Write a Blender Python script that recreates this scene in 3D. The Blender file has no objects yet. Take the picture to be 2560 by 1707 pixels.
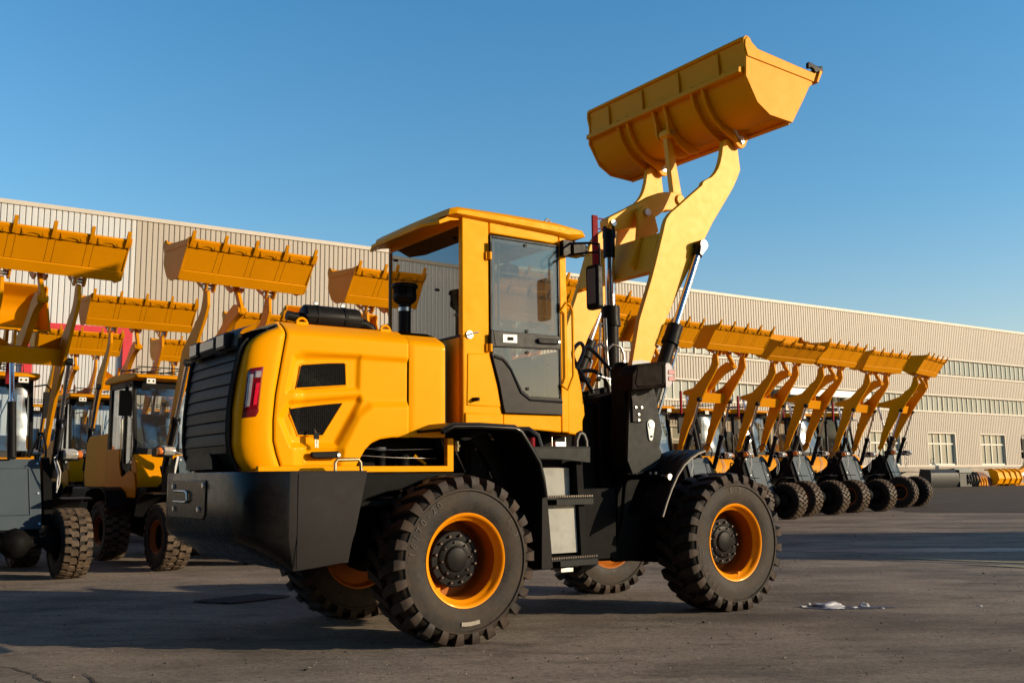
import bpy, bmesh, math, random
from mathutils import Vector, Matrix, noise
random.seed(7)
R = math.radians
sc = bpy.context.scene
COL = sc.collection

# ------------------------------------------------------------------ materials
def new_mat(name):
    m = bpy.data.materials.new(name); m.use_nodes = True
    nt = m.node_tree
    return m, nt, nt.nodes['Principled BSDF']

def lnk(nt, a, b): nt.links.new(a, b)

def coord(nt, scale=(1, 1, 1), gen='Object'):
    tc = nt.nodes.new('ShaderNodeTexCoord'); mp = nt.nodes.new('ShaderNodeMapping')
    mp.inputs['Scale'].default_value = scale
    lnk(nt, tc.outputs[gen], mp.inputs['Vector'])
    return mp.outputs['Vector']

def noise_tex(nt, vec, scale, detail=4, rough=.55):
    n = nt.nodes.new('ShaderNodeTexNoise')
    n.inputs['Scale'].default_value = scale; n.inputs['Detail'].default_value = detail
    n.inputs['Roughness'].default_value = rough
    lnk(nt, vec, n.inputs['Vector'])
    return n.outputs['Fac']

def ramp(nt, fac, stops):
    r = nt.nodes.new('ShaderNodeValToRGB')
    el = r.color_ramp.elements
    while len(el) < len(stops): el.new(.5)
    for e, (p, c) in zip(el, stops):
        e.position = p; e.color = (c[0], c[1], c[2], 1) if not isinstance(c, (int, float)) else (c, c, c, 1)
    lnk(nt, fac, r.inputs['Fac'])
    return r.outputs['Color']

def mixc(nt, fac, a, b, mode='MIX'):
    n = nt.nodes.new('ShaderNodeMix'); n.data_type = 'RGBA'; n.blend_type = mode
    for sock, val in ((n.inputs['Factor'], fac), (n.inputs['A'], a), (n.inputs['B'], b)):
        if hasattr(val, 'links'): lnk(nt, val, sock)
        elif isinstance(val, (int, float)): sock.default_value = val
        else: sock.default_value = (*val[:3], 1)
    return n.outputs['Result']

def bump(nt, bs, h, strength, dist=.01):
    b = nt.nodes.new('ShaderNodeBump'); b.inputs['Strength'].default_value = strength
    b.inputs['Distance'].default_value = dist
    lnk(nt, h, b.inputs['Height']); lnk(nt, b.outputs['Normal'], bs.inputs['Normal'])
    return b

def paint(name, col, rough=.35, coat=.0, var=.12, dust=None, dustamt=.0, metal=0, bmp=.0, sc_=1.0, coatr=.12, spec=.5, stint=None, rvar=1):
    """painted / moulded surface: slow colour drift, fine grime, uneven gloss"""
    m, nt, bs = new_mat(name)
    v = coord(nt)
    n1 = noise_tex(nt, v, 1.7 * sc_, 5); n2 = noise_tex(nt, v, 14 * sc_, 6, .65)
    c = mixc(nt, ramp(nt, n1, [(.3, 0), (.7, 1)]), [x * (1 - var) for x in col], [min(1, x * (1 + var)) for x in col])
    if dust:
        f = ramp(nt, n2, [(.45, 0), (.75, dustamt)])
        c = mixc(nt, f, c, dust)
    lnk(nt, c, bs.inputs['Base Color'])
    rr = ramp(nt, n2, [(.3, max(0, rough - .06 * rvar)), (.75, rough + .12 * rvar)])
    lnk(nt, rr, bs.inputs['Roughness'])
    bs.inputs['Metallic'].default_value = metal
    if stint: bs.inputs['Specular Tint'].default_value = (*stint, 1)
    bs.inputs['Coat Weight'].default_value = coat; bs.inputs['Coat Roughness'].default_value = coatr
    bs.inputs['Specular IOR Level'].default_value = spec
    if bmp: bump(nt, bs, noise_tex(nt, v, 60 * sc_, 3), bmp, .002)
    return m

M = {}
YEL = (.83, .335, .004)
M['yellow'] = paint('yellow_paint', (.93, .365, .0008), .42, .04, .03, (.8, .28, .002), .10, bmp=.22, coatr=.08, spec=.25, stint=(1, .55, .05))
M['boom'] = paint('boom_yellow_paint', (.86, .385, .006), .46, .0, .015, None, .0, bmp=.22, spec=.42, stint=(1, .85, .5), rvar=.3)
M['bucketp'] = paint('bucket_yellow_paint', (.80, .315, .0015), .48, .0, .025, (.62, .23, .004), .06, bmp=.18, spec=.3, stint=(1, .6, .1), rvar=.3)
M['orange'] = paint('fleet_yellow_paint', (.70, .268, .001), .5, .0, .05, (.42, .15, .005), .16, bmp=.15, spec=.22, stint=(1, .6, .1), rvar=.5)
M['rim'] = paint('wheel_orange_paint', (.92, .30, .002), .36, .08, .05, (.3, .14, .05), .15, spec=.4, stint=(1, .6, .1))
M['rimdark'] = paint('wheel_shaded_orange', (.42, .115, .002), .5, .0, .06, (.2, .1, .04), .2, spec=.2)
M['seam'] = paint('seam_shadow_brown', (.16, .045, .001), .7, 0, .1, spec=.1)
M['rimring'] = paint('dull_orange_ring', (.22, .06, .005), .5, 0, .1, spec=.2)
M['black'] = paint('black_plastic', (.010, .0098, .010), .42, .0, .2, (.04, .03, .024), .10, spec=.10)
M['bumper'] = paint('black_gloss_paint', (.0075, .007, .007), .27, .10, .15, (.05, .04, .03), .08, coatr=.12, spec=.14)
M['bumperside'] = paint('black_satin_paint', (.022, .0205, .020), .6, .0, .12, (.05, .04, .033), .2, bmp=.2, spec=.10)
M['chassis'] = paint('chassis_black', (.006, .006, .0062), .6, .0, .2, (.025, .02, .015), .15, bmp=.2, spec=.07)
M['plate'] = paint('tower_dark_grey', (.019, .021, .0205), .5, .0, .1, (.045, .04, .033), .2, bmp=.2, spec=.13)
M['greyplate'] = paint('fleet_grey_plate', (.056, .080, .100), .5, .0, .08, (.12, .11, .09), .12, spec=.2)
M['riser'] = paint('step_riser_sheen', (.34, .345, .315), .45, .0, .15, (.12, .11, .09), .35, bmp=.2, spec=.3)  # black risers; the sheen on them is painted in as grey
M['doorgrey'] = paint('door_dark_grey', (.017, .0165, .017), .36, .0, .08, (.05, .045, .04), .12, spec=.12)
M['bargrey'] = paint('door_bar_grey', (.060, .060, .058), .5, .0, .08, spec=.15)
M['steel'] = paint('zinc_steel', (.60, .60, .57), .33, 0, .08, (.35, .3, .22), .2, metal=1)
M['bright'] = paint('bright_plate', (.80, .80, .77), .35, .2, .03)
M['chrome'] = paint('chrome_rod', (.62, .60, .60), .14, 0, .02, metal=1)
M['brass'] = paint('plated_handle', (.55, .48, .30), .3, 0, .08, metal=1)
M['rubber'] = paint('hose_rubber', (.012, .012, .013), .42, .1, .2, (.07, .06, .05), .2)
M['red'] = paint('red_paint', (.22, .006, .012), .6, .0, .05, spec=.1)
M['redframe'] = paint('red_gate_paint', (.62, .02, .03), .45, 0, .05)
M['seat'] = paint('seat_vinyl', (.03, .032, .036), .5, 0, .1)
M['plasticwrap'] = paint('seat_plastic_cover', (.35, .4, .42), .12, .5, .15, bmp=.4)
M['primer'] = paint('bare_grey_primer', (.45, .45, .42), .55, 0, .15, (.8, .8, .78), .4, bmp=.4)
M['headshell'] = paint('lamp_housing_brown_black', (.011, .0065, .0045), .6, .0, .1, spec=.04)
M['snow'] = paint('dirty_snow', (.66, .66, .67), .6, 0, .10, (.42, .40, .37), .25, bmp=.4)
M['grate'] = paint('cast_iron_cover', (.07, .06, .052), .6, 0, .2)
M['rust'] = paint('rusty_steel', (.17, .06, .04), .7, 0, .2, (.08, .03, .02), .5)
M['scrapblack'] = paint('stacked_attachment_black', (.012, .014, .015), .5, 0, .3, (.1, .09, .07), .3)
M['scrapgreen'] = paint('stacked_attachment_green', (.05, .07, .055), .5, 0, .2, (.1, .09, .07), .3)
M['blockerbrown'] = paint('sky_blocker_brown', (.09, .07, .055), .8, 0, .2, spec=.1)
M['concrete'] = paint('plinth_concrete', (.42, .36, .28), .85, 0, .15, (.25, .18, .13), .5, sc_=.6)
M['cream'] = paint('cream_window_frame', (.72, .68, .55), .5, 0, .05)
M['brightred'] = paint('bright_red_lens', (.75, .012, .04), .15, .5, .1)
M['redlens'] = paint('red_lens', (.42, .10, .12), .15, .6, .3, sc_=12)
M['clearlens'] = paint('clear_lens', (.42, .38, .42), .12, .8, .25, sc_=14)
M['headlens'] = paint('headlamp_glass', (.62, .60, .55), .10, .8, .25, sc_=14, metal=.4)
M['amber'] = paint('amber_lens', (.75, .20, .03), .12, .8, .2)
M['mirror'] = paint('mirror_glass', (.16, .14, .125), .12, .4, .05)
M['interior'] = paint('interior_trim', (.05, .05, .052), .6, 0, .1)
M['dark'] = paint('deep_shadow_black', (.004, .004, .004), .8, 0, .1)
M['signmark'] = paint('sticker_white', (.34, .30, .24), .5, 0, .15, (.15, .12, .1), .6, sc_=6)

def rubber_tyre(name, base, dusty, amt, sc_=1):
    m, nt, bs = new_mat(name)
    v = coord(nt)
    n = noise_tex(nt, v, 5 * sc_, 8, .68); n2 = noise_tex(nt, v, 30 * sc_, 5, .7)
    f = ramp(nt, n, [(.42, 0), (.72, amt)])
    c = mixc(nt, f, base, dusty)
    c = mixc(nt, ramp(nt, n2, [(.35, 0), (.8, .25)]), c, [x * 1.5 for x in dusty])
    lnk(nt, c, bs.inputs['Base Color'])
    lnk(nt, ramp(nt, n, [(.3, .5), (.7, .8)]), bs.inputs['Roughness']); bs.inputs['Specular IOR Level'].default_value = .25
    bump(nt, bs, n2, .35, .004)
    return m
M['tyre'] = rubber_tyre('tyre_rubber', (.010, .0095, .0092), (.080, .056, .037), .8)
M['lug'] = rubber_tyre('tyre_lug_rubber', (.014, .012, .0115), (.085, .052, .034), .85)
M['tyre_side2'] = rubber_tyre('fleet_tyre_rubber', (.008, .0078, .008), (.03, .024, .018), .6)
M['lug2'] = rubber_tyre('fleet_tread_dusty', (.055, .040, .028), (.17, .118, .075), 1.0, 2)

def glass_mat(name, tint, alpha, rough=.02, refl=.0):
    """thin window pane: tinted see-through plus fresnel reflection"""
    m, nt, bs = new_mat(name)
    out = nt.nodes['Material Output']
    tr = nt.nodes.new('ShaderNodeBsdfTransparent'); tr.inputs['Color'].default_value = (*tint, 1)
    gl = nt.nodes.new('ShaderNodeBsdfGlossy'); gl.inputs['Roughness'].default_value = rough
    gl.inputs['Color'].default_value = (.9, .95, 1, 1)
    df = nt.nodes.new('ShaderNodeBsdfDiffuse'); df.inputs['Color'].default_value = (.22, .23, .22, 1)
    lw = nt.nodes.new('ShaderNodeLayerWeight'); fr = nt.nodes.new('ShaderNodeMath'); fr.operation = 'POWER'; fr.inputs[1].default_value = 3.2; lnk(nt, lw.outputs['Facing'], fr.inputs[0])
    ad = nt.nodes.new('ShaderNodeMath'); ad.operation = 'ADD'; ad.inputs[1].default_value = refl
    lnk(nt, fr.outputs[0], ad.inputs[0])
    v = coord(nt); n = noise_tex(nt, v, 3.0, 5)
    dirt = ramp(nt, n, [(.35, alpha * .6), (.75, alpha * 1.4)])
    m1 = nt.nodes.new('ShaderNodeMixShader'); lnk(nt, dirt, m1.inputs[0]); lnk(nt, tr.outputs[0], m1.inputs[1]); lnk(nt, df.outputs[0], m1.inputs[2])
    m2 = nt.nodes.new('ShaderNodeMixShader'); lnk(nt, ad.outputs[0], m2.inputs[0]); lnk(nt, m1.outputs[0], m2.inputs[1]); lnk(nt, gl.outputs[0], m2.inputs[2])
    lnk(nt, m2.outputs[0], out.inputs['Surface'])
    return m
M['glass_rear'] = glass_mat('tinted_rear_glass', (.27, .235, .20), .02, .01, .10)
M['glass_door'] = glass_mat('door_glass', (.85, .82, .76), .12, .02, .05)
M['glass_wind'] = glass_mat('windscreen_glass', (.62, .68, .66), .06, .11, .09)

def mesh_grid_mat():
    m, nt, bs = new_mat('perforated_black_mesh')
    v = coord(nt, (75, 75, 75))
    vo = nt.nodes.new('ShaderNodeTexVoronoi'); vo.inputs['Scale'].default_value = 1.0; vo.inputs['Randomness'].default_value = .25
    lnk(nt, v, vo.inputs['Vector'])
    c = ramp(nt, vo.outputs['Distance'], [(.40, .0012), (.70, .014)])
    lnk(nt, c, bs.inputs['Base Color']); bs.inputs['Roughness'].default_value = .6; bs.inputs['Specular IOR Level'].default_value = .04
    bump(nt, bs, vo.outputs['Distance'], .5, .004)
    return m
M['mesh'] = mesh_grid_mat()

def grille_mat():
    m, nt, bs = new_mat('brown_black_grille')
    v = coord(nt, (60, 60, 60))
    vo = nt.nodes.new('ShaderNodeTexVoronoi'); vo.inputs['Scale'].default_value = 1.0; vo.inputs['Randomness'].default_value = .3
    lnk(nt, v, vo.inputs['Vector'])
    c = ramp(nt, vo.outputs['Distance'], [(.25, (.007, .005, .0038)), (.6, (.040, .026, .018))])
    lnk(nt, c, bs.inputs['Base Color']); bs.inputs['Roughness'].default_value = .5; bs.inputs['Specular IOR Level'].default_value = .12
    return m
M['grille'] = grille_mat()

def tail_mat():
    m, nt, bs = new_mat('tail_lamp_segments')
    v = coord(nt, (1, 1, 1)); 
    bt = nt.nodes.new('ShaderNodeTexChecker'); bt.inputs['Scale'].default_value = 110
    lnk(nt, v, bt.inputs['Vector'])
    c = mixc(nt, bt.outputs['Fac'], (.20, .003, .010), (.15, .002, .007))
    lnk(nt, c, bs.inputs['Base Color']); bs.inputs['Roughness'].default_value = .15; bs.inputs['Coat Weight'].default_value = .8
    return m
M['tail'] = tail_mat()

def wall_mat(name, col, streak):
    m, nt, bs = new_mat(name)
    v = coord(nt, (1, 1, 1)); vs = coord(nt, (1.2, 1.2, .05))
    n = noise_tex(nt, vs, 3.0, 5); n2 = noise_tex(nt, v, .25, 3)
    c = mixc(nt, ramp(nt, n, [(.35, 0), (.75, streak)]), col, [x * .72 for x in col])
    c = mixc(nt, ramp(nt, n2, [(.35, 0), (.7, .35)]), c, [x * .9 for x in col])
    # sheet-to-sheet tone shift along the wall
    sp = nt.nodes.new('ShaderNodeSeparateXYZ'); lnk(nt, v, sp.inputs[0])
    mul = nt.nodes.new('ShaderNodeMath'); mul.operation = 'MULTIPLY'; mul.inputs[1].default_value = 1 / .96; lnk(nt, sp.outputs['X'], mul.inputs[0])
    fl = nt.nodes.new('ShaderNodeMath'); fl.operation = 'FLOOR'; lnk(nt, mul.outputs[0], fl.inputs[0])
    wn = nt.nodes.new('ShaderNodeTexWhiteNoise'); wn.noise_dimensions = '1D'; lnk(nt, fl.outputs[0], wn.inputs['W'])
    c = mixc(nt, ramp(nt, wn.outputs['Value'], [(0, 0), (1, .5)]), c, [x * .90 for x in col])
    lnk(nt, c, bs.inputs['Base Color'])
    bs.inputs['Roughness'].default_value = .55
    return m
M['wallbeige'] = wall_mat('beige_corrugated_sheet', (.50, .43, .34), .45)
M['wallwhite'] = wall_mat('pale_corrugated_sheet', (.68, .68, .66), .9)
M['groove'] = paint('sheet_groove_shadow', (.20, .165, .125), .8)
M['trim'] = paint('beige_trim', (.60, .53, .43), .5, 0, .05)
def pane_mat():
    m, nt, bs = new_mat('hall_window_glass')
    v = coord(nt, (1.47, 1.47, .2)); n = noise_tex(nt, v, 1.1, 3)
    c = mixc(nt, ramp(nt, n, [(.3, 0), (.7, 1)]), (.20, .23, .20), (.34, .36, .31))
    lnk(nt, c, bs.inputs['Base Color']); bs.inputs['Roughness'].default_value = .18
    return m
M['pane'] = pane_mat()

def ground_mat():
    m, nt, bs = new_mat('worn_concrete_yard')
    tc = nt.nodes.new('ShaderNodeTexCoord')
    def mp(s, rz=0):
        q = nt.nodes.new('ShaderNodeMapping'); q.inputs['Scale'].default_value = s; q.inputs['Rotation'].default_value = (0, 0, rz)
        lnk(nt, tc.outputs['Object'], q.inputs['Vector']); return q.outputs['Vector']
    big = noise_tex(nt, mp((1, 1, 1)), .30, 6, .62)
    mid = noise_tex(nt, mp((.8, 1.3, 1), R(12)), .95, 10, .70)
    st = noise_tex(nt, mp((.7, 1.7, 1), R(-8)), 1.9, 10, .74)
    fine = noise_tex(nt, mp((1, 1, 1)), 26, 8, .78)
    grit = noise_tex(nt, mp((1, 1, 1)), 120, 4, .8)
    c = mixc(nt, ramp(nt, big, [(.32, 0), (.62, 1)]), (.205, .168, .134), (.365, .305, .248))
    c = mixc(nt, ramp(nt, mid, [(.40, .0), (.60, .8)]), c, (.275, .228, .183), 'MIX')
    c = mixc(nt, ramp(nt, mid, [(.56, .0), (.70, .75)]), c, (.125, .108, .094))
    c = mixc(nt, ramp(nt, st, [(.52, .0), (.66, .75)]), c, (.095, .078, .064))
    c = mixc(nt, ramp(nt, st, [(.28, .75), (.45, 0)]), c, (.37, .30, .23))
    c = mixc(nt, ramp(nt, fine, [(.34, .75), (.54, 0)]), c, (.10, .078, .06))
    c = mixc(nt, ramp(nt, grit, [(.60, 0), (.70, .8)]), c, (.45, .38, .30))
    c = mixc(nt, ramp(nt, grit, [(.30, .85), (.40, 0)]), c, (.05, .04, .034))
    c = mixc(nt, 1, c, ramp(nt, noise_tex(nt, mp((.8, 1.6, 1), R(-4)), .55, 10, .72), [(.36, .62), (.50, 1.0), (.62, 1.25)]), 'MULTIPLY')
    # tyre tracks sweeping across the yard
    wv = nt.nodes.new('ShaderNodeTexWave'); wv.wave_type = 'RINGS'; wv.rings_direction = 'Z'; wv.inputs['Scale'].default_value = .085
    wv.inputs['Distortion'].default_value = 1.2; wv.inputs['Detail'].default_value = 3; wv.inputs['Detail Scale'].default_value = .6
    q = nt.nodes.new('ShaderNodeMapping'); q.inputs['Location'].default_value = (9, 26, 0); lnk(nt, tc.outputs['Object'], q.inputs['Vector']); lnk(nt, q.outputs['Vector'], wv.inputs['Vector'])
    tk = mixc(nt, 1, ramp(nt, wv.outputs['Fac'], [(.80, 0), (.95, .55)]), ramp(nt, mid, [(.35, 0), (.6, 1)]), 'MULTIPLY')
    c = mixc(nt, tk, c, (.105, .088, .074))
    lnk(nt, c, bs.inputs['Base Color'])
    lnk(nt, ramp(nt, mid, [(.3, .95), (.75, .7)]), bs.inputs['Roughness'])
    bs.inputs['Specular IOR Level'].default_value = .2
    add = nt.nodes.new('ShaderNodeMath'); add.operation = 'ADD'; lnk(nt, fine, add.inputs[0]); lnk(nt, grit, add.inputs[1])
    add2 = nt.nodes.new('ShaderNodeMath'); add2.operation = 'MULTIPLY_ADD'; add2.inputs[1].default_value = 2.4
    lnk(nt, mid, add2.inputs[0]); lnk(nt, add.outputs[0], add2.inputs[2])
    bump(nt, bs, add2.outputs[0], .9, .010)
    return m
M['ground'] = ground_mat()
M['asphalt'] = paint('shade_dark_asphalt', (.075, .058, .046), .9, 0, .35, (.14, .105, .08), .7, sc_=.7, bmp=.5, spec=.2)
M['darkpatch'] = paint('dark_concrete', (.045, .042, .042), .45, 0, .2, (.1, .085, .07), .5, sc_=1.2)
M['linepaint'] = paint('worn_yellow_line', (.42, .38, .22), .8, 0, .15, (.13, .11, .09), .9, sc_=2.0)

# ------------------------------------------------------------------ mesh builder
class MB:
    def __init__(s): s.v = []; s.f = []; s.m = []; s.mats = []; s.cur = 0
    def mat(s, key):
        if key not in s.mats: s.mats.append(key)
        s.cur = s.mats.index(key); return s
    def add(s, vs, fs):
        b = len(s.v); s.v += [tuple(v) for v in vs]
        for f in fs: s.f.append(tuple(b + i for i in f)); s.m.append(s.cur)
        return s
    def box(s, x0, x1, y0, y1, z0, z1, T=None):
        vs = [(x, y, z) for x in (x0, x1) for y in (y0, y1) for z in (z0, z1)]
        if T is not None: vs = [tuple(T @ Vector(v)) for v in vs]
        return s.add(vs, [(0, 1, 3, 2), (4, 6, 7, 5), (0, 4, 5, 1), (2, 3, 7, 6), (0, 2, 6, 4), (1, 5, 7, 3)])
    def prism(s, poly, a0, a1, ax='y'):
        """polygon in (x,z) pushed from y=a0 to y=a1 (ax='y'), or (y,z) along x, or (x,y) along z"""
        n = len(poly)
        A = sum(poly[i][0] * poly[(i + 1) % n][1] - poly[(i + 1) % n][0] * poly[i][1] for i in range(n))
        if A < 0: poly = poly[::-1]
        if ax == 'y': P = lambda p, a: (p[0], a, p[1])
        elif ax == 'x': P = lambda p, a: (a, p[0], p[1])
        else: P = lambda p, a: (p[0], p[1], a)
        if a0 > a1: a0, a1 = a1, a0
        vs = [P(p, a0) for p in poly] + [P(p, a1) for p in poly]
        fs = [tuple(range(n)), tuple(range(2 * n - 1, n - 1, -1))] + [(i, i + n, (i + 1) % n + n, (i + 1) % n) for i in range(n)]
        if ax != 'y': fs = [tuple(reversed(f)) for f in fs]
        return s.add(vs, fs)
    def tube(s, path, r, n=10, cap=True, closed=False):
        path = [Vector(p) for p in path]; k = len(path)
        rr = r if isinstance(r, (list, tuple)) else [r] * k
        up = None; vs = []
        for i, p in enumerate(path):
            if closed: d = path[(i + 1) % k] - path[i - 1]
            else: d = path[min(i + 1, k - 1)] - path[max(i - 1, 0)]
            d.normalize()
            if up is None:
                up = Vector((0, 0, 1)) if abs(d.z) < .9 else Vector((1, 0, 0))
            a = (up - d * up.dot(d)).normalized(); up = a; b = d.cross(a)
            for j in range(n):
                t = 2 * math.pi * j / n
                vs.append(p + a * (math.cos(t) * rr[i]) + b * (math.sin(t) * rr[i]))
        fs = []
        for i in range(k if closed else k - 1):
            i2 = (i + 1) % k
            for j in range(n): fs.append((i * n + j, i * n + (j + 1) % n, i2 * n + (j + 1) % n, i2 * n + j))
        if cap and not closed: fs += [tuple(range(n - 1, -1, -1)), tuple(range((k - 1) * n, k * n))]
        return s.add(vs, fs)
    def cyl(s, p0, p1, r0, r1=None, n=20): return s.tube([p0, p1], [r0, r0 if r1 is None else r1], n)
    def lathe(s, prof, n=32, c=(0, 0, 0), ax='y', closed=False):
        """prof: (radius, position along axis)"""
        k = len(prof); vs = []
        for r, a in prof:
            for j in range(n):
                t = 2 * math.pi * j / n
                if ax == 'y': q = (r * math.cos(t), a, r * math.sin(t))
                elif ax == 'z': q = (r * math.cos(t), r * math.sin(t), a)
                else: q = (a, r * math.cos(t), r * math.sin(t))
                vs.append((c[0] + q[0], c[1] + q[1], c[2] + q[2]))
        fs = [(i * n + j, i * n + (j + 1) % n, ((i + 1) % k) * n + (j + 1) % n, ((i + 1) % k) * n + j) for i in range(k if closed else k - 1) for j in range(n)]
        if ax != 'z': fs = [tuple(reversed(f)) for f in fs]
        if ax == 'x': fs = [tuple(reversed(f)) for f in fs]
        return s.add(vs, fs)
    def grid(s, rows):
        n = len(rows[0]); vs = [p for r in rows for p in r]
        return s.add(vs, [(i * n + j, i * n + j + 1, (i + 1) * n + j + 1, (i + 1) * n + j) for i in range(len(rows) - 1) for j in range(n - 1)])
    def strip(s, path, y0, y1, th):
        """sheet that follows an (x,z) path, y0..y1 wide, th thick (offset along its left normal)"""
        k = len(path); off = []
        for i in range(k):
            a = Vector(path[max(i - 1, 0)]); b = Vector(path[min(i + 1, k - 1)]); d = (b - a).normalized()
            off.append((path[i][0] - d.y * th, path[i][1] + d.x * th))
        return s.prism(list(path) + off[::-1], y0, y1)
    def build(s, name, parent=None, loc=(0, 0, 0), bevel=0, seg=2, smooth=35, fixn=True, extra=None):
        me = bpy.data.meshes.new(name)
        me.from_pydata([(v[0] - loc[0], v[1] - loc[1], v[2] - loc[2]) for v in s.v], [], s.f)
        for k in s.mats: me.materials.append(M[k])
        for p, mi in zip(me.polygons, s.m): p.material_index = mi
        bm = bmesh.new(); bm.from_mesh(me)
        if fixn: bmesh.ops.recalc_face_normals(bm, faces=bm.faces)
        for f in bm.faces: f.smooth = True
        a = R(smooth)
        for e in bm.edges:
            e.smooth = not (len(e.link_faces) != 2 or e.calc_face_angle(0) > a)
        bm.to_mesh(me); bm.free()
        o = bpy.data.objects.new(name, me); COL.objects.link(o); o.location = loc
        if parent: o.parent = parent
        if bevel:
            b = o.modifiers.new('edge', 'BEVEL'); b.width = bevel; b.segments = seg; b.limit_method = 'ANGLE'; b.angle_limit = R(38)
            b.harden_normals = False
        return o

def empty(name, loc=(0, 0, 0), rz=0, label=None, cat=None, group=None, scale=1):
    o = bpy.data.objects.new(name, None); COL.objects.link(o); o.location = loc; o.rotation_euler = (0, 0, rz); o.scale = (scale,) * 3
    o.empty_display_size = .2
    return tag(o, label, cat, group)

def tag(o, label=None, cat=None, group=None, kind=None):
    if label: o['label'] = label
    if cat: o['category'] = cat
    if group: o['group'] = group
    if kind: o['kind'] = kind
    return o

def children_of(o): return [c for c in ALLCH.get(o.name, [])]
def copy_tree(o, parent=None):
    kids = list(o.children)
    c = o.copy(); COL.objects.link(c)
    if parent: c.parent = parent
    for ch in kids: copy_tree(ch, c)
    return c

def mir(poly): return poly

def text_polys(s, size):
    cu = bpy.data.curves.new('lettering', 'FONT'); cu.body = s; cu.size = size; cu.fill_mode = 'FRONT'; cu.resolution_u = 2
    ob = bpy.data.objects.new('lettering', cu); COL.objects.link(ob)
    bpy.context.view_layer.update()
    me = ob.to_mesh()
    vs = [tuple(v.co) for v in me.vertices]; fs = [tuple(p.vertices) for p in me.polygons]
    ob.to_mesh_clear(); bpy.data.objects.remove(ob); bpy.data.curves.remove(cu)
    return vs, fs

# ------------------------------------------------------------------ wheels
def tyre_mb(Rt, w, nl, rim, side='tyre', lugm='lug', block=False, text=None):
    mb = MB().mat(side)
    h = w / 2
    k = Rt / .5375
    prof = [(rim, -h * .88), (rim + .03 * k, -h * .97), (rim + (.40 - .30) * k, -h), (.432 * k, -h * .985), (.440 * k, -h * 1.035), (.452 * k, -h * 1.03), (.458 * k, -h * .975),
            (.478 * k, -h * .93), (.492 * k, -h * .84), (.500 * k, -h * .62), (.503 * k, -h * .3), (.503 * k, 0)]
    prof = prof + [(r, -a) for r, a in prof[-2::-1]]
    mb.lathe(prof, 96)
    mb.mat(lugm)
    pitch = 2 * math.pi / nl
    if not block:
        P = [((.425, -.96), (.452, -1.035), 0, .40), ((.462, -.93), (.498, -1.05), 0, .48), ((.485, -.85), (.527, -.985), .02, .50),
             ((.50, -.60), (.5375, -.72), .10, .50), ((.50, -.25), (.5375, -.28), .32, .44), ((.50, .06), (.5375, .06), .62, .40)]
    else:
        P = [((.465, -.92), (.482, -1.0), 0, .50), ((.485, -.85), (.526, -.97), .0, .62), ((.50, -.56), (.5375, -.58), .0, .66),
             ((.50, -.50), (.5375, -.50), .36, .64), ((.50, -.10), (.5375, -.10), .36, .60), ((.50, -.04), (.5375, -.04), .55, .56)]
    for i in range(nl):
        for sg in (1, -1):
            base = pitch * (i + (0 if sg > 0 else .5))
            rows = []
            for (b, t, ph, hw) in P:
                a = base + ph * pitch; d = hw * pitch / 2
                row = []
                for (r, yy), aa in ((b, a - d * 1.12), (t, a - d), (t, a + d), (b, a + d * 1.12)):
                    row.append((r * k * math.cos(aa), yy * h * sg, r * k * math.sin(aa)))
                rows.append(row)
            n = 4; vs = [p for r in rows for p in r]; q = len(rows)
            fs = [(a * n + j, a * n + j + 1, (a + 1) * n + j + 1, (a + 1) * n + j) for a in range(q - 1) for j in range(3)]
            fs += [(0, 1, 2, 3), tuple((q - 1) * n + j for j in (3, 2, 1, 0))]
            mb.add(vs, fs)
    if text:
        mb.mat('lugm2' if False else 'tyretext')
        for (txt, a0, rad, size) in text:
            ang = a0
            for ch in txt:
                vs, fs = text_polys(ch, size)
                if ch != ' ' and vs:
                    cx = (min(v[0] for v in vs) + max(v[0] for v in vs)) / 2
                    q = []
                    for v in vs:
                        r = rad + v[1]; t = ang - (v[0] - cx) / rad
                        q.append((r * math.cos(t), -h - .004, r * math.sin(t)))
                    mb.add(q, fs)
                ang -= size * .82 / rad
    return mb
M['tyretext'] = paint('raised_tyre_lettering', (.055, .043, .034), .6)

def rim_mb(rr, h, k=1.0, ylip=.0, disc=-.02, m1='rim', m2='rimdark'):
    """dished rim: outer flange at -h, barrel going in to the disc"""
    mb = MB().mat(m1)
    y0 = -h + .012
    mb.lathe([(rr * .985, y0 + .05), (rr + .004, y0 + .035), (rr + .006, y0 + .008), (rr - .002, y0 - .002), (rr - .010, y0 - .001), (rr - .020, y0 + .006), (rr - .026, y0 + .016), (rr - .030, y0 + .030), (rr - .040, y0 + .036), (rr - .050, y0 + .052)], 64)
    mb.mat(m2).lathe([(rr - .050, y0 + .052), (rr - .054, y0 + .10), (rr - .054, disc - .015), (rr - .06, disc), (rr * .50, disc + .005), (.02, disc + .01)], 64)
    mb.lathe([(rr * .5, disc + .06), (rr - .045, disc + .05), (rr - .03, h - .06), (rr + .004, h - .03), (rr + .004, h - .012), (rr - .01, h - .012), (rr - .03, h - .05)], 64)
    return mb

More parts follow.
